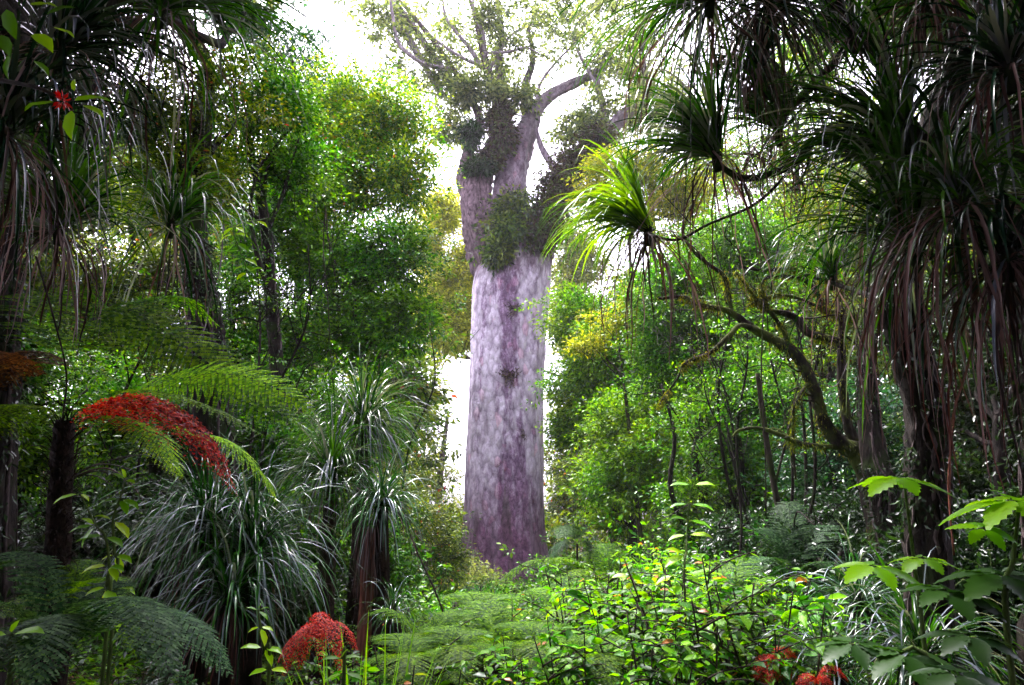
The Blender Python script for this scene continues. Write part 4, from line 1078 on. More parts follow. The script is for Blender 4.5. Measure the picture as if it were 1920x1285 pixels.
def low_ferns():
    gf = ground_fern
    G = 'ferns on the forest floor'
    gf('fern with feathery fronds spreading across the bottom left corner', (110, 1250, 3.4), [(440, 1275, 3.1), (-90, 1150, 3.0), (240, 1100, 3.9), (330, 1290, 2.7), (60, 1310, 2.6), (-20, 1080, 4.0), (-60, 1290, 2.7)], .20, 'fern_grey', G, arch=.3)
    gf('smaller fern behind the bottom left one, in front of the black trunk', (130, 1150, 4.4), [(20, 1085, 4.2), (240, 1110, 4.2), (250, 1220, 3.9), (0, 1160, 4.0), (150, 1060, 4.8)], .17, 'fern', G, arch=.3)
    gf('fern frond reaching along the bottom edge under the small red fern', (420, 1290, 3.4), [(640, 1275, 3.3), (330, 1230, 3.6), (560, 1240, 3.7), (500, 1300, 3.0)], .17, 'fern_grey', G, arch=.25)
    gf('broad fern with a long pale frond just before the foot of the giant tree', (1160, 1130, 14), [(920, 1105, 13), (1010, 1060, 14), (1300, 1075, 13.6), (1130, 1020, 15), (1240, 1150, 12), (1020, 1150, 12)], .55, 'fern', G, arch=.28, npin=34)
    gf('small tree fern with rusty stump right of the giant trunk', (1082, 1020, 22), [(1035, 1045, 21.5), (1130, 1060, 21.5), (1065, 985, 22.5), (1120, 985, 22), (1050, 1010, 20.5)], .6, 'fern_grey', G, arch=.3)
    gf('blue green fern in the shade below the mossy tree', (1490, 1080, 9), [(1380, 1060, 9), (1560, 990, 9.5), (1480, 940, 9.8), (1420, 990, 9.5), (1580, 1070, 8.6), (1360, 1105, 8.4)], .42, 'fern_grey', G, arch=.25)
    gf('fern with arching fronds behind the lime shrubs right of centre', (1360, 1160, 7.5), [(1290, 1080, 7.8), (1480, 1090, 7.4), (1400, 1050, 8.2), (1250, 1130, 7)], .3, 'fern', G, arch=.25)
    gf('feathery fern in the middle of the thicket at the bottom', (930, 1240, 6.5), [(780, 1180, 6.3), (1050, 1180, 6.4), (900, 1130, 7.2), (1000, 1240, 5.7), (820, 1260, 5.6)], .28, 'fern', G, arch=.25)
    gf('fern left of the thicket beside the pale grass', (800, 1215, 5.8), [(690, 1150, 5.8), (880, 1150, 6.2), (760, 1240, 5.2), (850, 1240, 5.2)], .24, 'fern', G, arch=.25)
    gf('fern on the slope right of the thicket', (1230, 1235, 6), [(1120, 1180, 6), (1330, 1190, 5.8), (1200, 1150, 6.6), (1290, 1270, 5)], .25, 'fern', G, arch=.25)
    gf('grey green fern in the bottom right shadows', (1500, 1235, 5.2), [(1410, 1200, 5.2), (1590, 1190, 5.2), (1530, 1250, 4.6)], .2, 'fern_grey', G, arch=.25)
    for i, (px, py, Y, lb) in enumerate([(850, 1235, 5.0, 'light green fern low at the front left of the thicket'), (1000, 1225, 5.6, 'light green fern rising between seedlings at the front middle'),
                                         (900, 1170, 8.5, 'small light fern behind the front ferns, left of the trunk foot'), (1050, 1160, 9.0, 'light fern behind the seedlings below the trunk foot'),
                                         (1130, 1250, 5.0, 'light fern at the bottom edge under the lime seedlings'), (760, 1250, 4.8, 'light fern at the bottom edge beside the tall grass')]):
        gf(lb, (px, py, Y), [(px - 90, py + 5, Y), (px + 95, py - 5, Y * .98), (px - 40, py - 45, Y * 1.1), (px + 50, py - 40, Y * 1.1), (px + 10, py + 50, Y * .88)], .045 * Y, 'fern', G, arch=.25)
    R1 = 'dead scarlet ferns'
    gf('small scarlet fern drooping like a fountain at the bottom left of the thicket', (592, 1205, 3.7), [(518, 1245, 3.6), (528, 1275, 3.45), (560, 1262, 3.4), (600, 1268, 3.3), (640, 1275, 3.4), (672, 1225, 3.6)], .062, 'fern_red', R1, arch=.5, npin=24, pin=10, stipe=.08, droop=.9, curl=.04, pf=.5)
    gf('scarlet dead fern at the bottom edge right of centre', (1450, 1240, 4.6), [(1415, 1275, 4.5), (1440, 1290, 4.4), (1475, 1270, 4.5), (1490, 1235, 4.7)], .09, 'fern_red', R1, arch=.4, stipe=.1, droop=1.2, curl=.06)
    gf('dark red dead frond at the bottom edge beneath the white streaked tussock', (1530, 1285, 4.3), [(1500, 1300, 4.2), (1560, 1290, 4.2), (1590, 1275, 4.3)], .08, 'fern_red', R1, arch=.5, stipe=.1, droop=1.2, curl=.06)
    gf('ginger dead fern at the foot of the giant tree', (890, 1135, 13), [(850, 1140, 12.6), (920, 1130, 12.6), (880, 1110, 13.2), (930, 1150, 12.4)], .22, 'fern_brown', R1, arch=.3, curl=.04)


ferns()
low_ferns()


# ---------------------------------------------------------------- saplings and broad leaves
def sapling_mesh(h, nodes, ln, wd, mat_leaf, whorl=2, stems=1, tpl='broad', lean=.12, start=.25, side=0, droop=.2):
    st = MB(); lf = MB()
    for s in range(stems):
        a = R.uniform(0, 6.28); l = lean * R.uniform(.5, 3.2)
        H = h * (1 if s == 0 else R.uniform(.6, .95))
        b = np.array([0, 0, -.08]) + (R.normal(0, .04, 3) * np.array([1, 1, 0]) if s else 0)
        tip = b + np.array([math.cos(a) * l * H, math.sin(a) * l * H, H])
        mid = (b + tip) / 2 + R.normal(0, .03, 3) * H
        P = spline([b, mid, tip], 8)
        tube(st, P, [.008 + .003 * h, .003], 5)
        axes = [(P, 1.0, start)]
        for k in range(side):
            t = R.uniform(.35, .95); i = int(t * (len(P) - 1)); aa = R.uniform(0, 6.28); sl = H * R.uniform(.15, .32)
            e = P[i] + np.array([math.cos(aa) * sl, math.sin(aa) * sl, sl * R.uniform(.0, .5)])
            Q = spline([P[i], (P[i] + e) / 2 + np.array([0, 0, .02]), e], 5)
            tube(st, Q, [.005, .002], 4); axes.append((Q, .85, .2))
        for Q, sc, s0 in axes:
            n = nodes if sc == 1 else max(3, int(nodes * .45))
            for k in range(n):
                t = s0 + (1 - s0) * (k + 1) / n
                p = Q[min(len(Q) - 1, int(t * (len(Q) - 1)))] + R.normal(0, .004, 3)
                a0 = k * (math.pi / 2 if whorl == 2 else 2.4) + R.normal(0, .3)
                for w in range(whorl):
                    aa = a0 + w * 2 * math.pi / whorl
                    d = np.array([math.cos(aa), math.sin(aa), .35 - droop * R.uniform(.2, 5)])
                    sz = sc * R.uniform(.65, 1.2) * (.55 if t > .97 else 1)
                    pd = nrm(d) * ln * .12
                    tube(st, [p, p + pd], [.002, .0015], 3)
                    scatter(lf, tpl, (p + pd)[None], d[None], np.array([[0, 0, 1.0]]) + R.normal(0, .4, (1, 3)), ln * sz, wd * sz)
    return st, lf


def place_copies(proto, spots, group):
    """proto: (empty, [parts]); spots: (x, y, rot, scale, label)"""
    for i, (x, y, rz, sc, label) in enumerate(spots):
        if i == 0:
            r = proto
        else:
            r = proto.copy(); COL.objects.link(r)
            for ch in proto_children[proto.name]:
                c = ch.copy(); COL.objects.link(c); c.parent = r
        r.location = (x, y, float(gz(x, y)))
        r.rotation_euler = (R.normal(0, .05), R.normal(0, .05), rz)
        r.scale = (sc, sc, sc)
        r['label'] = label
        if group: r['group'] = group


proto_children = {}


def proto(name, cat, st, lf, ms, ml):
    e = thing(name, '', cat, (0, 0, 0))
    a = st.build('stem', M[ms], e); b = lf.build('foliage', M[ml], e)
    proto_children[e.name] = [a, b]
    return e


def thicket():
    kinds = [
        ('lime_sapling', 'sapling', dict(h=1.15, nodes=11, ln=.085, wd=.05, whorl=2, stems=3, side=8), 'stem_dark', 'lime', 'lime leafed seedling standing in the low thicket before the giant tree', 90),
        ('green_sapling', 'sapling', dict(h=1.0, nodes=11, ln=.07, wd=.04, whorl=2, stems=3, side=10), 'stem_dark', 'midshrub', 'mid green seedling standing in the low thicket before the giant tree', 72),
        ('whorled_sapling', 'sapling', dict(h=1.2, nodes=6, ln=.12, wd=.055, whorl=5, stems=3, side=3), 'stem_dark', 'lime', 'seedling with whorls of bright leaves in the low thicket', 36),
        ('fine_leaved_shrub', 'shrub', dict(h=1.1, nodes=16, ln=.055, wd=.03, whorl=2, stems=4, side=12), 'stem_dark', 'midshrub', 'fine leaved low shrub in the thicket before the giant tree', 80),
        ('dark_sapling', 'sapling', dict(h=1.0, nodes=9, ln=.12, wd=.06, whorl=3, stems=2, side=3), 'stem_dark', 'darkgreen', 'dark leafed seedling in the shade at the side of the thicket', 40),
        ('yellow_sapling', 'sapling', dict(h=1.1, nodes=12, ln=.07, wd=.045, whorl=2, stems=2, side=6), 'stem_dark', 'yellowgreen', 'yellow tinged seedling in the low thicket', 36),
    ]
    for name, cat, kw, ms, ml, lab, cnt in kinds:
        st, lf = sapling_mesh(mat_leaf=None, **kw)
        p = proto(name, cat, st, lf, ms, ml)
        spots = []
        for k in range(cnt):
            if name == 'dark_sapling':
                y = R.uniform(4.0, 12); px = R.uniform(40, 650) if k % 2 else R.uniform(1450, 1950)
            else:
                y = 4.2 + 11.5 * R.random() ** 1.3
                px = R.uniform(660, 1500) if name != 'lime_sapling' and name != 'whorled_sapling' else R.normal(1230, 170)
            x = (px - CX) / FPX * y * 1.03
            sc = R.uniform(.75, 1.2)
            # keep tops under the thicket's outline in the photo
            top = np.interp(px, [640, 760, 900, 980, 1100, 1250, 1400, 1500, 1700], [1190, 1140, 1140, 1110, 1035, 995, 1030, 1130, 1120])
            hz = at(px, top, y)[2] - float(gz(x, y))
            if px > 980 and name != 'dark_sapling': sc = hz / kw['h'] * R.uniform(.55, 1.05)
            sc = min(sc, max(.35, hz / kw['h']), 1.75)
            spots.append((x, y, R.uniform(0, 6.28), sc, lab))
        place_copies(p, spots, {'sapling': 'seedlings of the thicket', 'shrub': 'low shrubs of the thicket'}[cat])


thicket()


def bare_stems():
    G = 'thin dark stems among the trees'
    protos = []
    for k in range(4):
        e = thing('bare_sapling', '', 'sapling', (0, 0, 0), G)
        q = MB(); lf = MB(); h = R.uniform(4.5, 6.5)
        pts = [np.zeros(3)]
        for i in range(5): pts.append(pts[-1] + np.array([R.normal(0, .22), R.normal(0, .22), h / 5]))
        P, rd = tube(q, pts, [.034, .028, .02, .009], 6, .2, 6)
        for b in range(9):
            i = R.integers(len(P) // 4, len(P) - 2); e1 = P[i] + np.array([R.normal(0, .7), R.normal(0, .7), R.uniform(.3, 1.4)])
            limb(q, P[i], e1, rd[i] * .6, .005, .2, 5, 4)
            for c in range(3):
                j = P[i] + (e1 - P[i]) * R.uniform(.4, .95)
                limb(q, j, j + np.array([R.normal(0, .35), R.normal(0, .35), R.uniform(-.1, .6)]), .008, .003, .2, 3, 3)
        tips = P[R.integers(len(P) // 2, len(P), 12)] + R.normal(0, .5, (12, 3))
        for tp in tips: crown_leaves(lf, None, tp, (.3, .3, .15), 12, .06, .03, per=10, cr=.15, gap=-1, sp=0)
        a = q.build('trunk', M['bark_dark'], e); b_ = lf.build('foliage', M['green'], e)
        proto_children[e.name] = [a, b_]; protos.append((e, []))
    for i in range(44):
        px = R.uniform(20, 790) if i % 2 else R.uniform(1230, 1800); y = R.uniform(9.5, 18)
        if i % 2 and px > 600: y = R.uniform(13, 17)
        protos[i % 4][1].append(((px - CX) / FPX * y, y, R.uniform(0, 6.28), R.uniform(.7, 1.15), 'thin dark nearly bare sapling stem with twisting twigs among the trees'))
    for e, sp in protos: place_copies(e, sp, G)


bare_stems()


def ground_cover():
    q = MB()
    n = 60000
    y = 3.0 + 34 * R.random(n) ** 1.2; px = R.uniform(-80, 2000, n)
    x = (px - CX) / FPX * y * 1.05
    z = gz(x, y)
    pos = np.stack([x, y, z + R.random(n) ** 1.6 * (.25 + .01 * y)], 1)
    scatter(q, 'small', pos, R.normal(0, 1, (n, 3)) * np.array([1, 1, .4]), np.array([0, 0, 1.0]) + R.normal(0, .35, (n, 3)), R.uniform(.05, .12, n) * (1 + y / 25), R.uniform(.025, .05, n) * (1 + y / 25))
    o = q.build('ground_cover', M['midshrub'])
    tag(o, 'low leafy ground cover between the seedlings', 'ground cover', kind='stuff')
    q = MB(); n = 26000
    y = 2.0 + 30 * R.random(n) ** 1.3; px = R.uniform(-80, 2000, n); x = (px - CX) / FPX * y * 1.05
    pos = np.stack([x, y, gz(x, y) + .012 + R.random(n) * .03], 1)
    scatter(q, 'small', pos, R.normal(0, 1, (n, 3)) * np.array([1, 1, .12]), np.array([0, 0, 1.0]) + R.normal(0, .2, (n, 3)), R.uniform(.06, .14, n), R.uniform(.03, .06, n))
    o = q.build('leaf_litter', M['litter'])
    tag(o, 'brown fallen leaves covering the forest floor', 'leaf litter', kind='stuff')


ground_cover()


def leaf_on(lf, st, p, d, ln, wd, nm=(0, 0, 1), tpl='broad', pet=.15):
    p = np.asarray(p, float); d = nrm(np.asarray(d, float)[None])[0]
    q = p + d * ln * pet
    if st is not None: tube(st, [p, q], [.003, .002], 4)
    scatter(lf, tpl, q[None], d[None], np.asarray(nm, float)[None] + R.normal(0, .1, (1, 3)), ln, wd)


def palmate(lf, st, c, n=7, ln=.2, wd=.07, facing=(0, -.3, 1), pet=None, spread=(.0, 6.28), tpl='toothed', droop=.25):
    """a hand shaped leaf: leaflets round a centre"""
    f = nrm(np.asarray(facing, float)); a = nrm(np.cross(f, [0, 1, .1])); b = np.cross(f, a)
    for k in range(n):
        an = spread[0] + (spread[1] - spread[0]) * (k + .5) / n + R.normal(0, .06)
        d = a * math.cos(an) + b * math.sin(an) + f * (.05 - droop)
        s = R.uniform(.8, 1.1)
        leaf_on(lf, st, c, d, ln * s, wd * s, f, tpl, .12)
    if pet is not None: tube(st, [pet, (np.asarray(pet) + c) / 2 + np.array([0, 0, .03]), c], [.005, .004, .003], 5, 0, 4)


def heroes():
    # young plant with lime leaves, left
    G = 'single young plants near the camera'
    def stem_plant(label, nodes, mat, ln, wd, base, tpl='broad', name='young_plant'):
        """nodes: (px, py, Y, [azimuth px direction list])"""
        P = [at(*n[:3]) for n in nodes]
        b = at(*base); g = float(gz(b[0], b[1])); b = np.array([b[0], b[1], g - .03])
        t = thing(name, label, 'young plant', (b[0], b[1], g), G)
        st = MB(); lf = MB()
        tube(st, [b] + P, [.012, .008, .004], 6, 0, 5)
        for p, nd in zip(P, nodes):
            for ang, s in nd[3]:
                a = math.radians(ang)
                d = np.array([math.cos(a), R.uniform(-.5, .1), math.sin(a)])
                leaf_on(lf, st, p, d, ln * s, wd * s, (-.3 * math.sin(a) * np.sign(math.cos(a)), -.35, 1), tpl)
        st.build('stem', M['stem_green'], t); lf.build('foliage', M[mat], t)
        return t
    stem_plant('upright young plant with lime oval leaves left of the silvery tussock', [
        (150, 925, 3.6, [(200, .9), (10, .7), (-30, .5)]), (180, 985, 3.6, [(190, .9), (240, .9), (150, .6)]), (197, 1005, 3.6, [(185, 1.1), (-20, .9)]),
        (205, 1060, 3.6, [(190, 1.0), (-40, .8), (-10, .7)]), (200, 1100, 3.6, [(-50, 1.2), (200, .7), (-100, 1.0)]), (205, 1130, 3.6, [(-30, 1.0), (190, .8), (-60, 1.1)])][::-1],
        'lime_hero', .12, .065, (205, 1285, 3.6))
    stem_plant('taller young plant with lime tips rising beside the silvery tussock', [
        (235, 900, 3.8, [(150, .6), (30, .7), (-10, .6), (100, .5)]), (225, 935, 3.8, [(-20, 1.0), (190, .9), (-50, .8)]), (212, 975, 3.8, [(-35, 1.1), (160, .7)]),
        (215, 1040, 3.8, [(-15, .9), (-60, .8), (200, .5)]), (218, 1095, 3.8, [(-20, .9), (10, .6), (210, .8)])][::-1],
        'lime_hero', .115, .062, (215, 1285, 3.8))
    stem_plant('upright seedling with stacked lime leaf pairs right of the giant trunk', [
        (1298, 910, 6.5, [(175, .9), (5, .9), (120, .4)]), (1292, 945, 6.5, [(-10, 1.0), (185, .8)]), (1290, 975, 6.5, [(-15, 1.0), (170, .8)]),
        (1288, 1003, 6.5, [(0, 1.0), (190, .8)]), (1286, 1040, 6.4, [(-20, 1.2), (200, 1.1), (160, .8)]), (1284, 1080, 6.3, [(10, 1.2), (190, 1.2), (-30, .8)])][::-1],
        'lime_hero', .2, .11, (1283, 1285, 6))
    stem_plant('small lime seedling just left of the small scarlet fern', [
        (484, 1145, 3.4, [(160, .5), (20, .5), (70, .4), (-30, .6)]), (488, 1175, 3.4, [(-60, .8), (200, .5), (-10, .6)]), (495, 1215, 3.4, [(170, .9), (-5, .9), (-50, .8)]), (505, 1255, 3.4, [(190, .8), (0, .8)])][::-1],
        'lime_hero', .10, .055, (505, 1290, 3.4))
    stem_plant('bluish green broad leaved seedling in the bottom left corner', [
        (20, 1190, 2.8, [(10, 1.1), (180, .9), (60, .6), (-30, .9)]), (15, 1215, 2.8, [(-10, 1.2), (190, .8), (30, .8)]), (20, 1260, 2.8, [(-5, 1.0), (170, .8)])][::-1],
        'midshrub', .11, .065, (20, 1290, 2.8))
    stem_plant('small glossy seedling at the bottom edge near the pale grass', [
        (640, 1235, 3.1, [(10, .7), (180, .8), (60, .5)]), (645, 1262, 3.1, [(-15, .8), (200, .8)])][::-1], 'midshrub', .1, .05, (640, 1290, 3.1))
    for i, (px, py, Y, lb) in enumerate([(860, 1180, 4.6, 'lime seedling left of centre in the front of the thicket'), (1010, 1165, 4.8, 'seedling with a dark stem in the very middle of the thicket front'),
                                         (1160, 1080, 5.0, 'tall lime seedling right of centre with layered leaves'), (1400, 1100, 5.0, 'lime seedling at the right end of the thicket'),
                                         (1060, 1110, 5.2, 'airy lime seedling in front of the pale fern'), (1330, 1060, 5.4, 'bushy lime seedling with orange tinged top leaves'), (760, 1190, 4.6, 'lime seedling at the left end of the thicket'),
                                         (1225, 1150, 4.3, 'nearest lime seedling with the largest leaves at bottom right of centre')]):
        c = at(px, py, Y); g = float(gz(c[0], c[1])); h = c[2] - g
        st, lf = sapling_mesh(h, 9, .105, .058, None, 2, 3, side=9, lean=.1, start=.35)
        e = thing('young_plant', lb, 'young plant', (c[0], c[1], g), G)
        e.location = (0, 0, 0)
        st.build('stem', M['stem_dark'], e); lf.build('foliage', M['lime'], e)
        e.location = (c[0], c[1], g)
    # palmate plants at the right
    def palm(label, leaves, stem, mat='lime_hero', name='palmate_shrub'):
        P = [at(*p) for p in stem]
        g = float(gz(P[0][0], P[0][1])); P[0][2] = g - .05
        t = thing(name, label, 'shrub', (P[0][0], P[0][1], g), 'hand leaved shrubs at the right')
        st = MB(); tube(st, P, [.014, .011, .006], 7, 0, 5); st.build('stem', M['stem_green'], t)
        S = spline(P, 8)
        for px, py, Y, ln, n, sp, fc, m in leaves:
            c = at(px, py, Y); lf = MB(); s2 = MB()
            j = np.argmin(np.linalg.norm(S - c + np.array([0, 0, .1]), axis=1))
            palmate(lf, s2, c, n, ln, ln * .56, fc, S[j], sp)
            o = lf.build('leaf', M[m], t); s2.build('leaf_stalk', M['stem_green'], o); o.children[0].location = (0, 0, 0)
        return t
    H = 'lime_hero'; D = 'darkleaf'
    full = (0, 6.28)
    palm('shrub with bright lime hand shaped leaves spread out at the right, its stem dark', [
        (1685, 895, 3.4, .22, 7, full, (0, -.15, 1), H), (1640, 1060, 3.4, .19, 6, full, (.1, -.2, 1), H), (1730, 1045, 3.6, .17, 6, full, (0, -.15, 1), H)],
        [(1735, 1290, 3.7), (1730, 1180, 3.7), (1715, 1060, 3.7), (1695, 900, 3.5)])
    palm('shrub at the right edge with big drooping toothed leaves on a pale upright stem', [
        (1905, 935, 2.7, .24, 7, full, (-.15, -.2, 1), H), (1845, 990, 2.8, .12, 6, full, (0, -.5, 1), H), (1880, 1075, 2.8, .2, 7, full, (0, -.2, 1), D), (1780, 1105, 2.9, .2, 7, full, (.1, -.2, 1), D)],
        [(1880, 1290, 2.8), (1888, 1180, 2.8), (1900, 1050, 2.8), (1912, 940, 2.75)])
    palm('shadowed hand leaved shrub in the bottom right corner', [
        (1600, 1205, 2.9, .16, 7, full, (0, -.2, 1), D), (1700, 1225, 2.8, .18, 7, full, (0, -.2, 1), D), (1820, 1190, 2.7, .16, 7, full, (0, -.2, 1), 'darkgreen'), (1790, 1260, 2.5, .15, 6, full, (0, -.2, 1), 'darkgreen')],
        [(1840, 1300, 2.8), (1760, 1270, 2.8), (1650, 1240, 2.9)])
    # broad leaves at the top left
    st = MB(); lf = MB(); base = at(-80, 250, 2.6)
    t = thing('broadleaf_branch', 'overhanging twig with broad green leaves and a red bud in the top left corner', 'branch', base)
    P = [at(-80, 130, 2.6), at(0, 150, 2.55), at(70, 165, 2.5), at(125, 190, 2.5)]
    tube(st, P, [.012, .006], 6, 0, 5)
    tube(st, [at(-60, -60, 2.6), at(0, -20, 2.6), at(40, 20, 2.6), at(60, 60, 2.6)], [.01, .004], 6, 0, 5)
    tube(st, [P[0], at(-60, 20, 2.6), at(-60, -60, 2.6)], [.01, .01], 6)
    Lf = [(130, 190, 5, .9), (150, 195, -25, .6), (135, 200, -85, .75), (110, 190, 185, .8), (140, 175, 100, .35), (60, 60, -40, .9), (95, 50, -20, .6), (50, 10, 0, .7), (10, 10, -70, .8), (80, 30, 30, .7), (0, 60, -60, .7), (25, 90, -100, .7), (60, 110, -40, .55)]
    for px, py, an, s in Lf:
        a = math.radians(an)
        leaf_on(lf, st, at(px, py, 2.5), (math.cos(a), R.uniform(-.3, .1), math.sin(a)), .17 * s, .085 * s, (-.2, -.5, .8))
    st.build('stem', M['stem_dark'], t); lf.build('foliage', M['brightgreen'], t)
    q = MB(); d = sph(26); c = at(117, 190, 2.48)
    scatter(q, 'small', c + d * .012, d, R.normal(0, 1, (26, 3)), .035, .014); q.build('flower', M['redflower'], t)
    # climbing sprig with bright leaflets
    st = MB(); lf = MB(); c = at(455, 460, 6)
    pts = [at(500, 410, 6.4), at(440, 425, 6), at(450, 470, 6), at(465, 510, 6)]
    t = thing('climbing_sprig', 'bright lime leafy climber sprig hanging before the slender dark stem', 'climber', pts[0])
    P, _ = tube(st, pts, [.006, .003], 5, 0, 6)
    tube(st, [at(505, 440, 12.9), at(500, 410, 6.4)], [.006, .006], 4)
    for i in range(2, len(P), 2):
        for s in (-1, 1):
            leaf_on(lf, st, P[i], (s * .9, R.normal(-.2, .3), R.normal(-.3, .3)), R.uniform(.09, .16), R.uniform(.05, .075), (R.normal(0, .3), -.6, .8))
    st.build('stem', M['stem_green'], t); lf.build('foliage', M['lime_hero'], t)


heroes()


# ---------------------------------------------------------------- mossy and gnarled trees on the right
def mossy():
    Y = 9.0
    paths = [
        ('trunk', [(1650, 960, 9, 26), (1613, 858, 9, 20), (1580, 835, 9, 15), (1547, 797, 9, 12), (1537, 763, 9, 11), (1520, 713, 9, 11), (1497, 670, 9, 10.5), (1467, 647, 9, 10), (1413, 617, 9, 8), (1363, 583, 9, 6), (1313, 572, 9, 4.5), (1280, 557, 9, 3.5), (1235, 560, 9, 2.5)]),
        ('trunk', [(1635, 940, 9.1, 18), (1607, 840, 9.1, 12), (1590, 797, 9.1, 9.5), (1580, 730, 9.1, 9), (1577, 663, 9.1, 8), (1580, 597, 9.1, 7), (1573, 560, 9.2, 5), (1590, 500, 9.3, 4)]),
        ('branch', [(1578, 640, 9.1, 6), (1540, 632, 9, 6.5), (1513, 623, 9, 7), (1495, 600, 9, 7), (1480, 590, 9, 6), (1440, 580, 9, 4), (1405, 560, 9, 3)]),
        ('branch', [(1482, 655, 9, 4.5), (1467, 617, 9, 4), (1440, 580, 8.9, 3.5), (1410, 550, 8.9, 2.5), (1380, 510, 8.9, 2)]),
        ('branch', [(1430, 622, 9, 5), (1390, 610, 8.8, 4.5), (1370, 627, 8.7, 5), (1330, 663, 8.6, 4), (1287, 680, 8.5, 3.2), (1270, 710, 8.5, 2), (1235, 760, 8.5, 1.5)]),
        ('branch', [(1590, 530, 9.2, 4), (1560, 527, 9, 4), (1513, 517, 8.9, 3.6), (1480, 503, 8.9, 3.4), (1430, 507, 8.9, 3), (1390, 500, 8.9, 2)]),
        ('branch', [(1580, 600, 9.1, 6), (1573, 590, 9.1, 6), (1547, 580, 9, 5.5), (1527, 543, 8.9, 5), (1497, 522, 8.9, 3.5), (1440, 520, 8.9, 3), (1427, 547, 8.9, 2.5), (1440, 575, 8.9, 1.5)]),
        ('branch', [(1560, 585, 9, 3.5), (1527, 572, 8.9, 3), (1480, 555, 8.9, 3), (1440, 557, 8.9, 2.4), (1400, 575, 8.9, 1.6)]),
        ('branch', [(1372, 585, 9, 3.5), (1367, 557, 9, 4), (1357, 517, 9, 4), (1330, 497, 9, 3.6), (1297, 467, 9, 3.2), (1280, 430, 9, 2.6), (1300, 380, 9, 2)]),
        ('branch', [(1580, 840, 9, 5), (1507, 833, 8.7, 4.5), (1467, 817, 8.6, 4.5), (1423, 803, 8.6, 3.6), (1387, 807, 8.6, 3.2), (1373, 820, 8.6, 2)]),
        ('branch', [(1520, 713, 9, 3), (1490, 760, 8.8, 2.4), (1487, 830, 8.8, 2.4), (1492, 900, 8.8, 2)]),
    ]
    b = at(1650, 1000, 9); g = float(gz(b[0], b[1]))
    t = thing('mossy_tree', 'crooked moss covered tree with long twisting limbs on the right', 'tree', (b[0], b[1], g))
    ms = MB()
    first = True
    for nm, pts in paths:
        A = np.array([[*at(x, y, d), r * mpp(y, d)] for x, y, d, r in pts])
        if nm == 'trunk':
            A = np.vstack([[A[0, 0] + .1, A[0, 1], g - .1, A[0, 3] * 1.2], A])
        q = MB()
        P, rd = tube(q, A[:, :3], A[:, 3], 9, .25, 6, .1)
        for k in range(5 if nm == 'branch' else 8):           # twigs
            i = R.integers(len(P) // 3, len(P)); e = P[i] + np.array([R.normal(0, .3), R.normal(0, .2), R.normal(.1, .25)])
            limb(q, P[i], e, rd[i] * .35, .003, .15, 4, 3)
        q.build(nm, M['bark_moss'], t)
        # tufts of moss, thicker underneath
        m = int(len(P) * 42)
        i = R.integers(0, len(P), m); dn = sph(m); dn[:, 2] -= .3; dn = nrm(dn)
        h = np.array([mnoise.noise(Vector(P[j] * 2.5)) for j in range(len(P))])[i]
        keep = h > -.05
        i = i[keep]; dn = dn[keep]
        pos = P[i] + dn * rd[i][:, None] * .9 + R.normal(0, .02, (len(i), 3))
        scatter(ms, 'small', pos, dn * .7 + np.array([0, 0, -.9]) + R.normal(0, .3, (len(i), 3)), dn, R.uniform(.025, .075, len(i)), .012)
    ms.build('moss', M['moss'], t)

    # gnarled boughs carrying the strap leaved clumps
    def gn(name, label, main, subs, bark='bark_dark'):
        A, g = to_ground(np.array([[*at(x, y, d), r] for x, y, d, r in main]))
        t = thing(name, label, 'tree', (A[0, 0], A[0, 1], g))
        q = MB(); P, rd = tube(q, A[:, :3], A[:, 3], 16, .2, 12, .25)
        q.build('trunk', M[bark], t)
        if main[0][3] > .1: dress(t, P, rd)
        for s in subs:
            B = np.array([[*at(x, y, d), r] for x, y, d, r in s])
            q = MB(); P, rd = tube(q, B[:, :3], B[:, 3], 8, .22, 6, .1)
            for k in range(4):
                i = R.integers(len(P) // 3, len(P)); e = P[i] + R.normal(0, .22, 3)
                limb(q, P[i], e, rd[i] * .35, .003, .15, 4, 3)
            q.build('bough', M[bark], t)
        return t
    gn('gnarled_tree', 'dark leaning tree with curved boughs carrying strap leaved clumps on the right', [(1745, 1150, 5.4, .17), (1740, 950, 5.4, .15), (1735, 780, 5.4, .15), (1700, 640, 5.4, .15), (1690, 500, 5.3, .14), (1735, 300, 5.2, .13), (1790, 120, 5.1, .12), (1850, -120, 5.0, .1)],
       [[(1735, 290, 5.2, .07), (1680, 190, 5.1, .065), (1640, 90, 5.0, .06), (1590, 40, 5.0, .05), (1540, -20, 4.9, .045), (1440, -60, 4.8, .04), (1330, -45, 4.6, .03)],
        [(1655, 130, 5.05, .035), (1600, 75, 5.0, .034), (1572, 110, 5.1, .034), (1540, 145, 5.2, .034), (1500, 185, 5.35, .032), (1475, 215, 5.5, .03), (1455, 245, 5.5, .026)],
        [(1700, 470, 5.3, .05), (1650, 340, 4.8, .045), (1600, 285, 4.8, .04), (1530, 265, 4.9, .034), (1500, 300, 4.9, .03), (1450, 325, 5.0, .028), (1390, 333, 5.0, .026), (1335, 300, 5.0, .022)],
        [(1500, 300, 5.0, .014), (1420, 380, 5.2, .013), (1330, 420, 5.3, .012), (1270, 450, 5.4, .012), (1215, 440, 5.4, .012)],
        [(1700, 250, 5.2, .03), (1560, 190, 5.3, .02), (1450, 190, 5.3, .014), (1420, 140, 5.2, .012)],
        [(1690, 600, 5.4, .04), (1640, 560, 6, .03), (1560, 530, 7, .025)]])
    gn('gnarled_tree', 'straight black trunk standing in the shade behind the hand leaved shrubs', [(1700, 1180, 8.3, .2), (1665, 950, 8.4, .17), (1640, 860, 8.6, .14), (1625, 700, 8.8, .1), (1650, 500, 9, .08), (1690, 300, 9, .06), (1700, 100, 9, .04)], [])
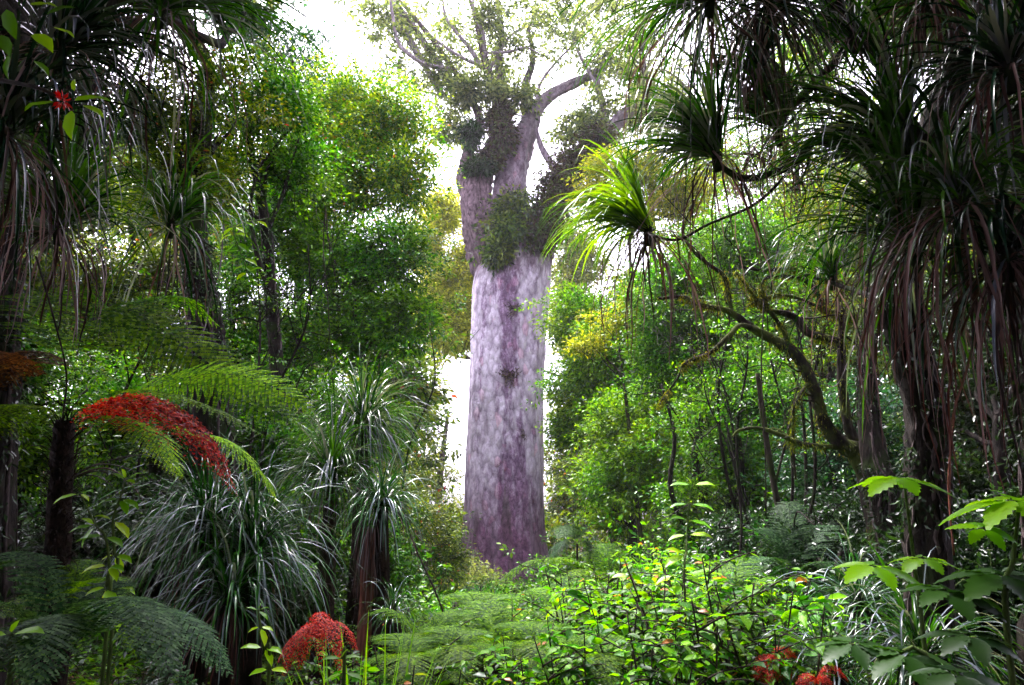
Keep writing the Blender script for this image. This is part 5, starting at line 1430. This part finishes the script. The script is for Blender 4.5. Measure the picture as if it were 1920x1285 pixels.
    gn('gnarled_tree', 'thin reddish stems leaning in the shade under the mossy tree', [(1490, 1120, 10, .05), (1465, 980, 10, .045), (1440, 850, 10, .04), (1420, 700, 10, .03)],
       [[(1450, 920, 10, .02), (1480, 800, 10, .016), (1500, 690, 10.2, .01)]], 'bark_mid')
    gn('gnarled_tree', 'dark post like trunk right of the emerald bush', [(1400, 1060, 15, .14), (1395, 950, 15, .13), (1385, 850, 15, .12), (1385, 700, 15, .1)], [])


mossy()


def lianas():
    L = [
        ('pale twisting vine hanging against the thick black trunk', [(415, 420, 9.9), (412, 500, 9.9), (395, 560, 9.9), (385, 620, 9.8), (360, 650, 9.7), (345, 665, 9.7)], .012, 'bark_grey'),
        ('thin pale vine beside the slender forked tree', [(612, 380, 12), (606, 470, 12), (612, 560, 12), (622, 700, 12), (640, 860, 12)], .012, 'bark_mid'),
        ('straight hanging vine crossing the mossy limbs', [(1432, 560, 8.4), (1430, 700, 8.4), (1433, 850, 8.4), (1438, 960, 8.4)], .010, 'bark_mid'),
        ('looping pale vine near the dark trunks on the right', [(1520, 640, 7.5), (1535, 690, 7.5), (1545, 720, 7.5), (1570, 715, 7.5), (1600, 650, 7.5)], .006, 'bark_grey'),
        ('vine sagging along the left edge', [(70, 480, 4.0), (100, 600, 4.1), (130, 700, 4.3), (128, 780, 4.5)], .007, 'stem_dark'),
        ('red brown vine hanging before the black bush on the right', [(1785, 620, 5), (1790, 750, 5), (1780, 900, 5), (1790, 1040, 5)], .008, 'fern_skirt'),
        ('dark vine sloping down through the upper left leaves', [(180, 250, 6), (260, 340, 6.2), (340, 420, 6.6), (400, 470, 7)], .008, 'bark_mid'),
    ]
    for label, pts, r, m in L:
        P = fpts(pts)
        q = MB(); P = [p + R.normal(0, .015, 3) for p in P]
        o_ = bpy.data.objects
        q2 = MB(); tube(q2, P, [r, r * .8, r], 6, .1, 6)
        t = tag(q2.build('vine', M[m]), label, 'vine', 'vines hanging between the trees')


lianas()


def grass():
    Lb = 'thin lime grass blades standing tall left of the thicket'
    c = at(690, 1290, 3.9); g = float(gz(c[0], c[1]))
    t = thing('tall_grass', Lb, 'grass tuft', (c[0], c[1], g))
    q = MB(); n = 46
    d = np.stack([R.normal(0, .28, n), R.normal(0, .28, n), np.ones(n)], 1)
    straps(q, np.array([c[0], c[1], g]) + R.normal(0, .07, (n, 3)) * np.array([1, 1, 0]), d, R.uniform(.9, 1.5, n), .016, .16)
    q.build('foliage', M['lime_hero'], t)


grass()


# ---------------------------------------------------------------- damp air
def haze():
    q = MB()
    x0, x1, y0, y1, z0, z1 = -302, 302, -302, 302, -9, 45
    V = [(x, y, z) for z in (z0, z1) for y in (y0, y1) for x in (x0, x1)]
    q.add(V, [(0, 2, 3, 1), (4, 5, 7, 6), (0, 1, 5, 4), (2, 6, 7, 3), (0, 4, 6, 2), (1, 3, 7, 5)])
    m, t, out = newmat('damp_air')
    v = t.nodes.new('ShaderNodeVolumePrincipled'); v.inputs['Density'].default_value = .0004; v.inputs['Color'].default_value = (.95, .92, 1, 1)
    v.inputs['Anisotropy'].default_value = .3
    t.links.new(v.outputs[0], out.inputs['Volume'])
    o = q.build('haze', m, smooth=False)
    tag(o, 'thin damp air between the near plants and the far trees', 'haze', kind='stuff')


haze()
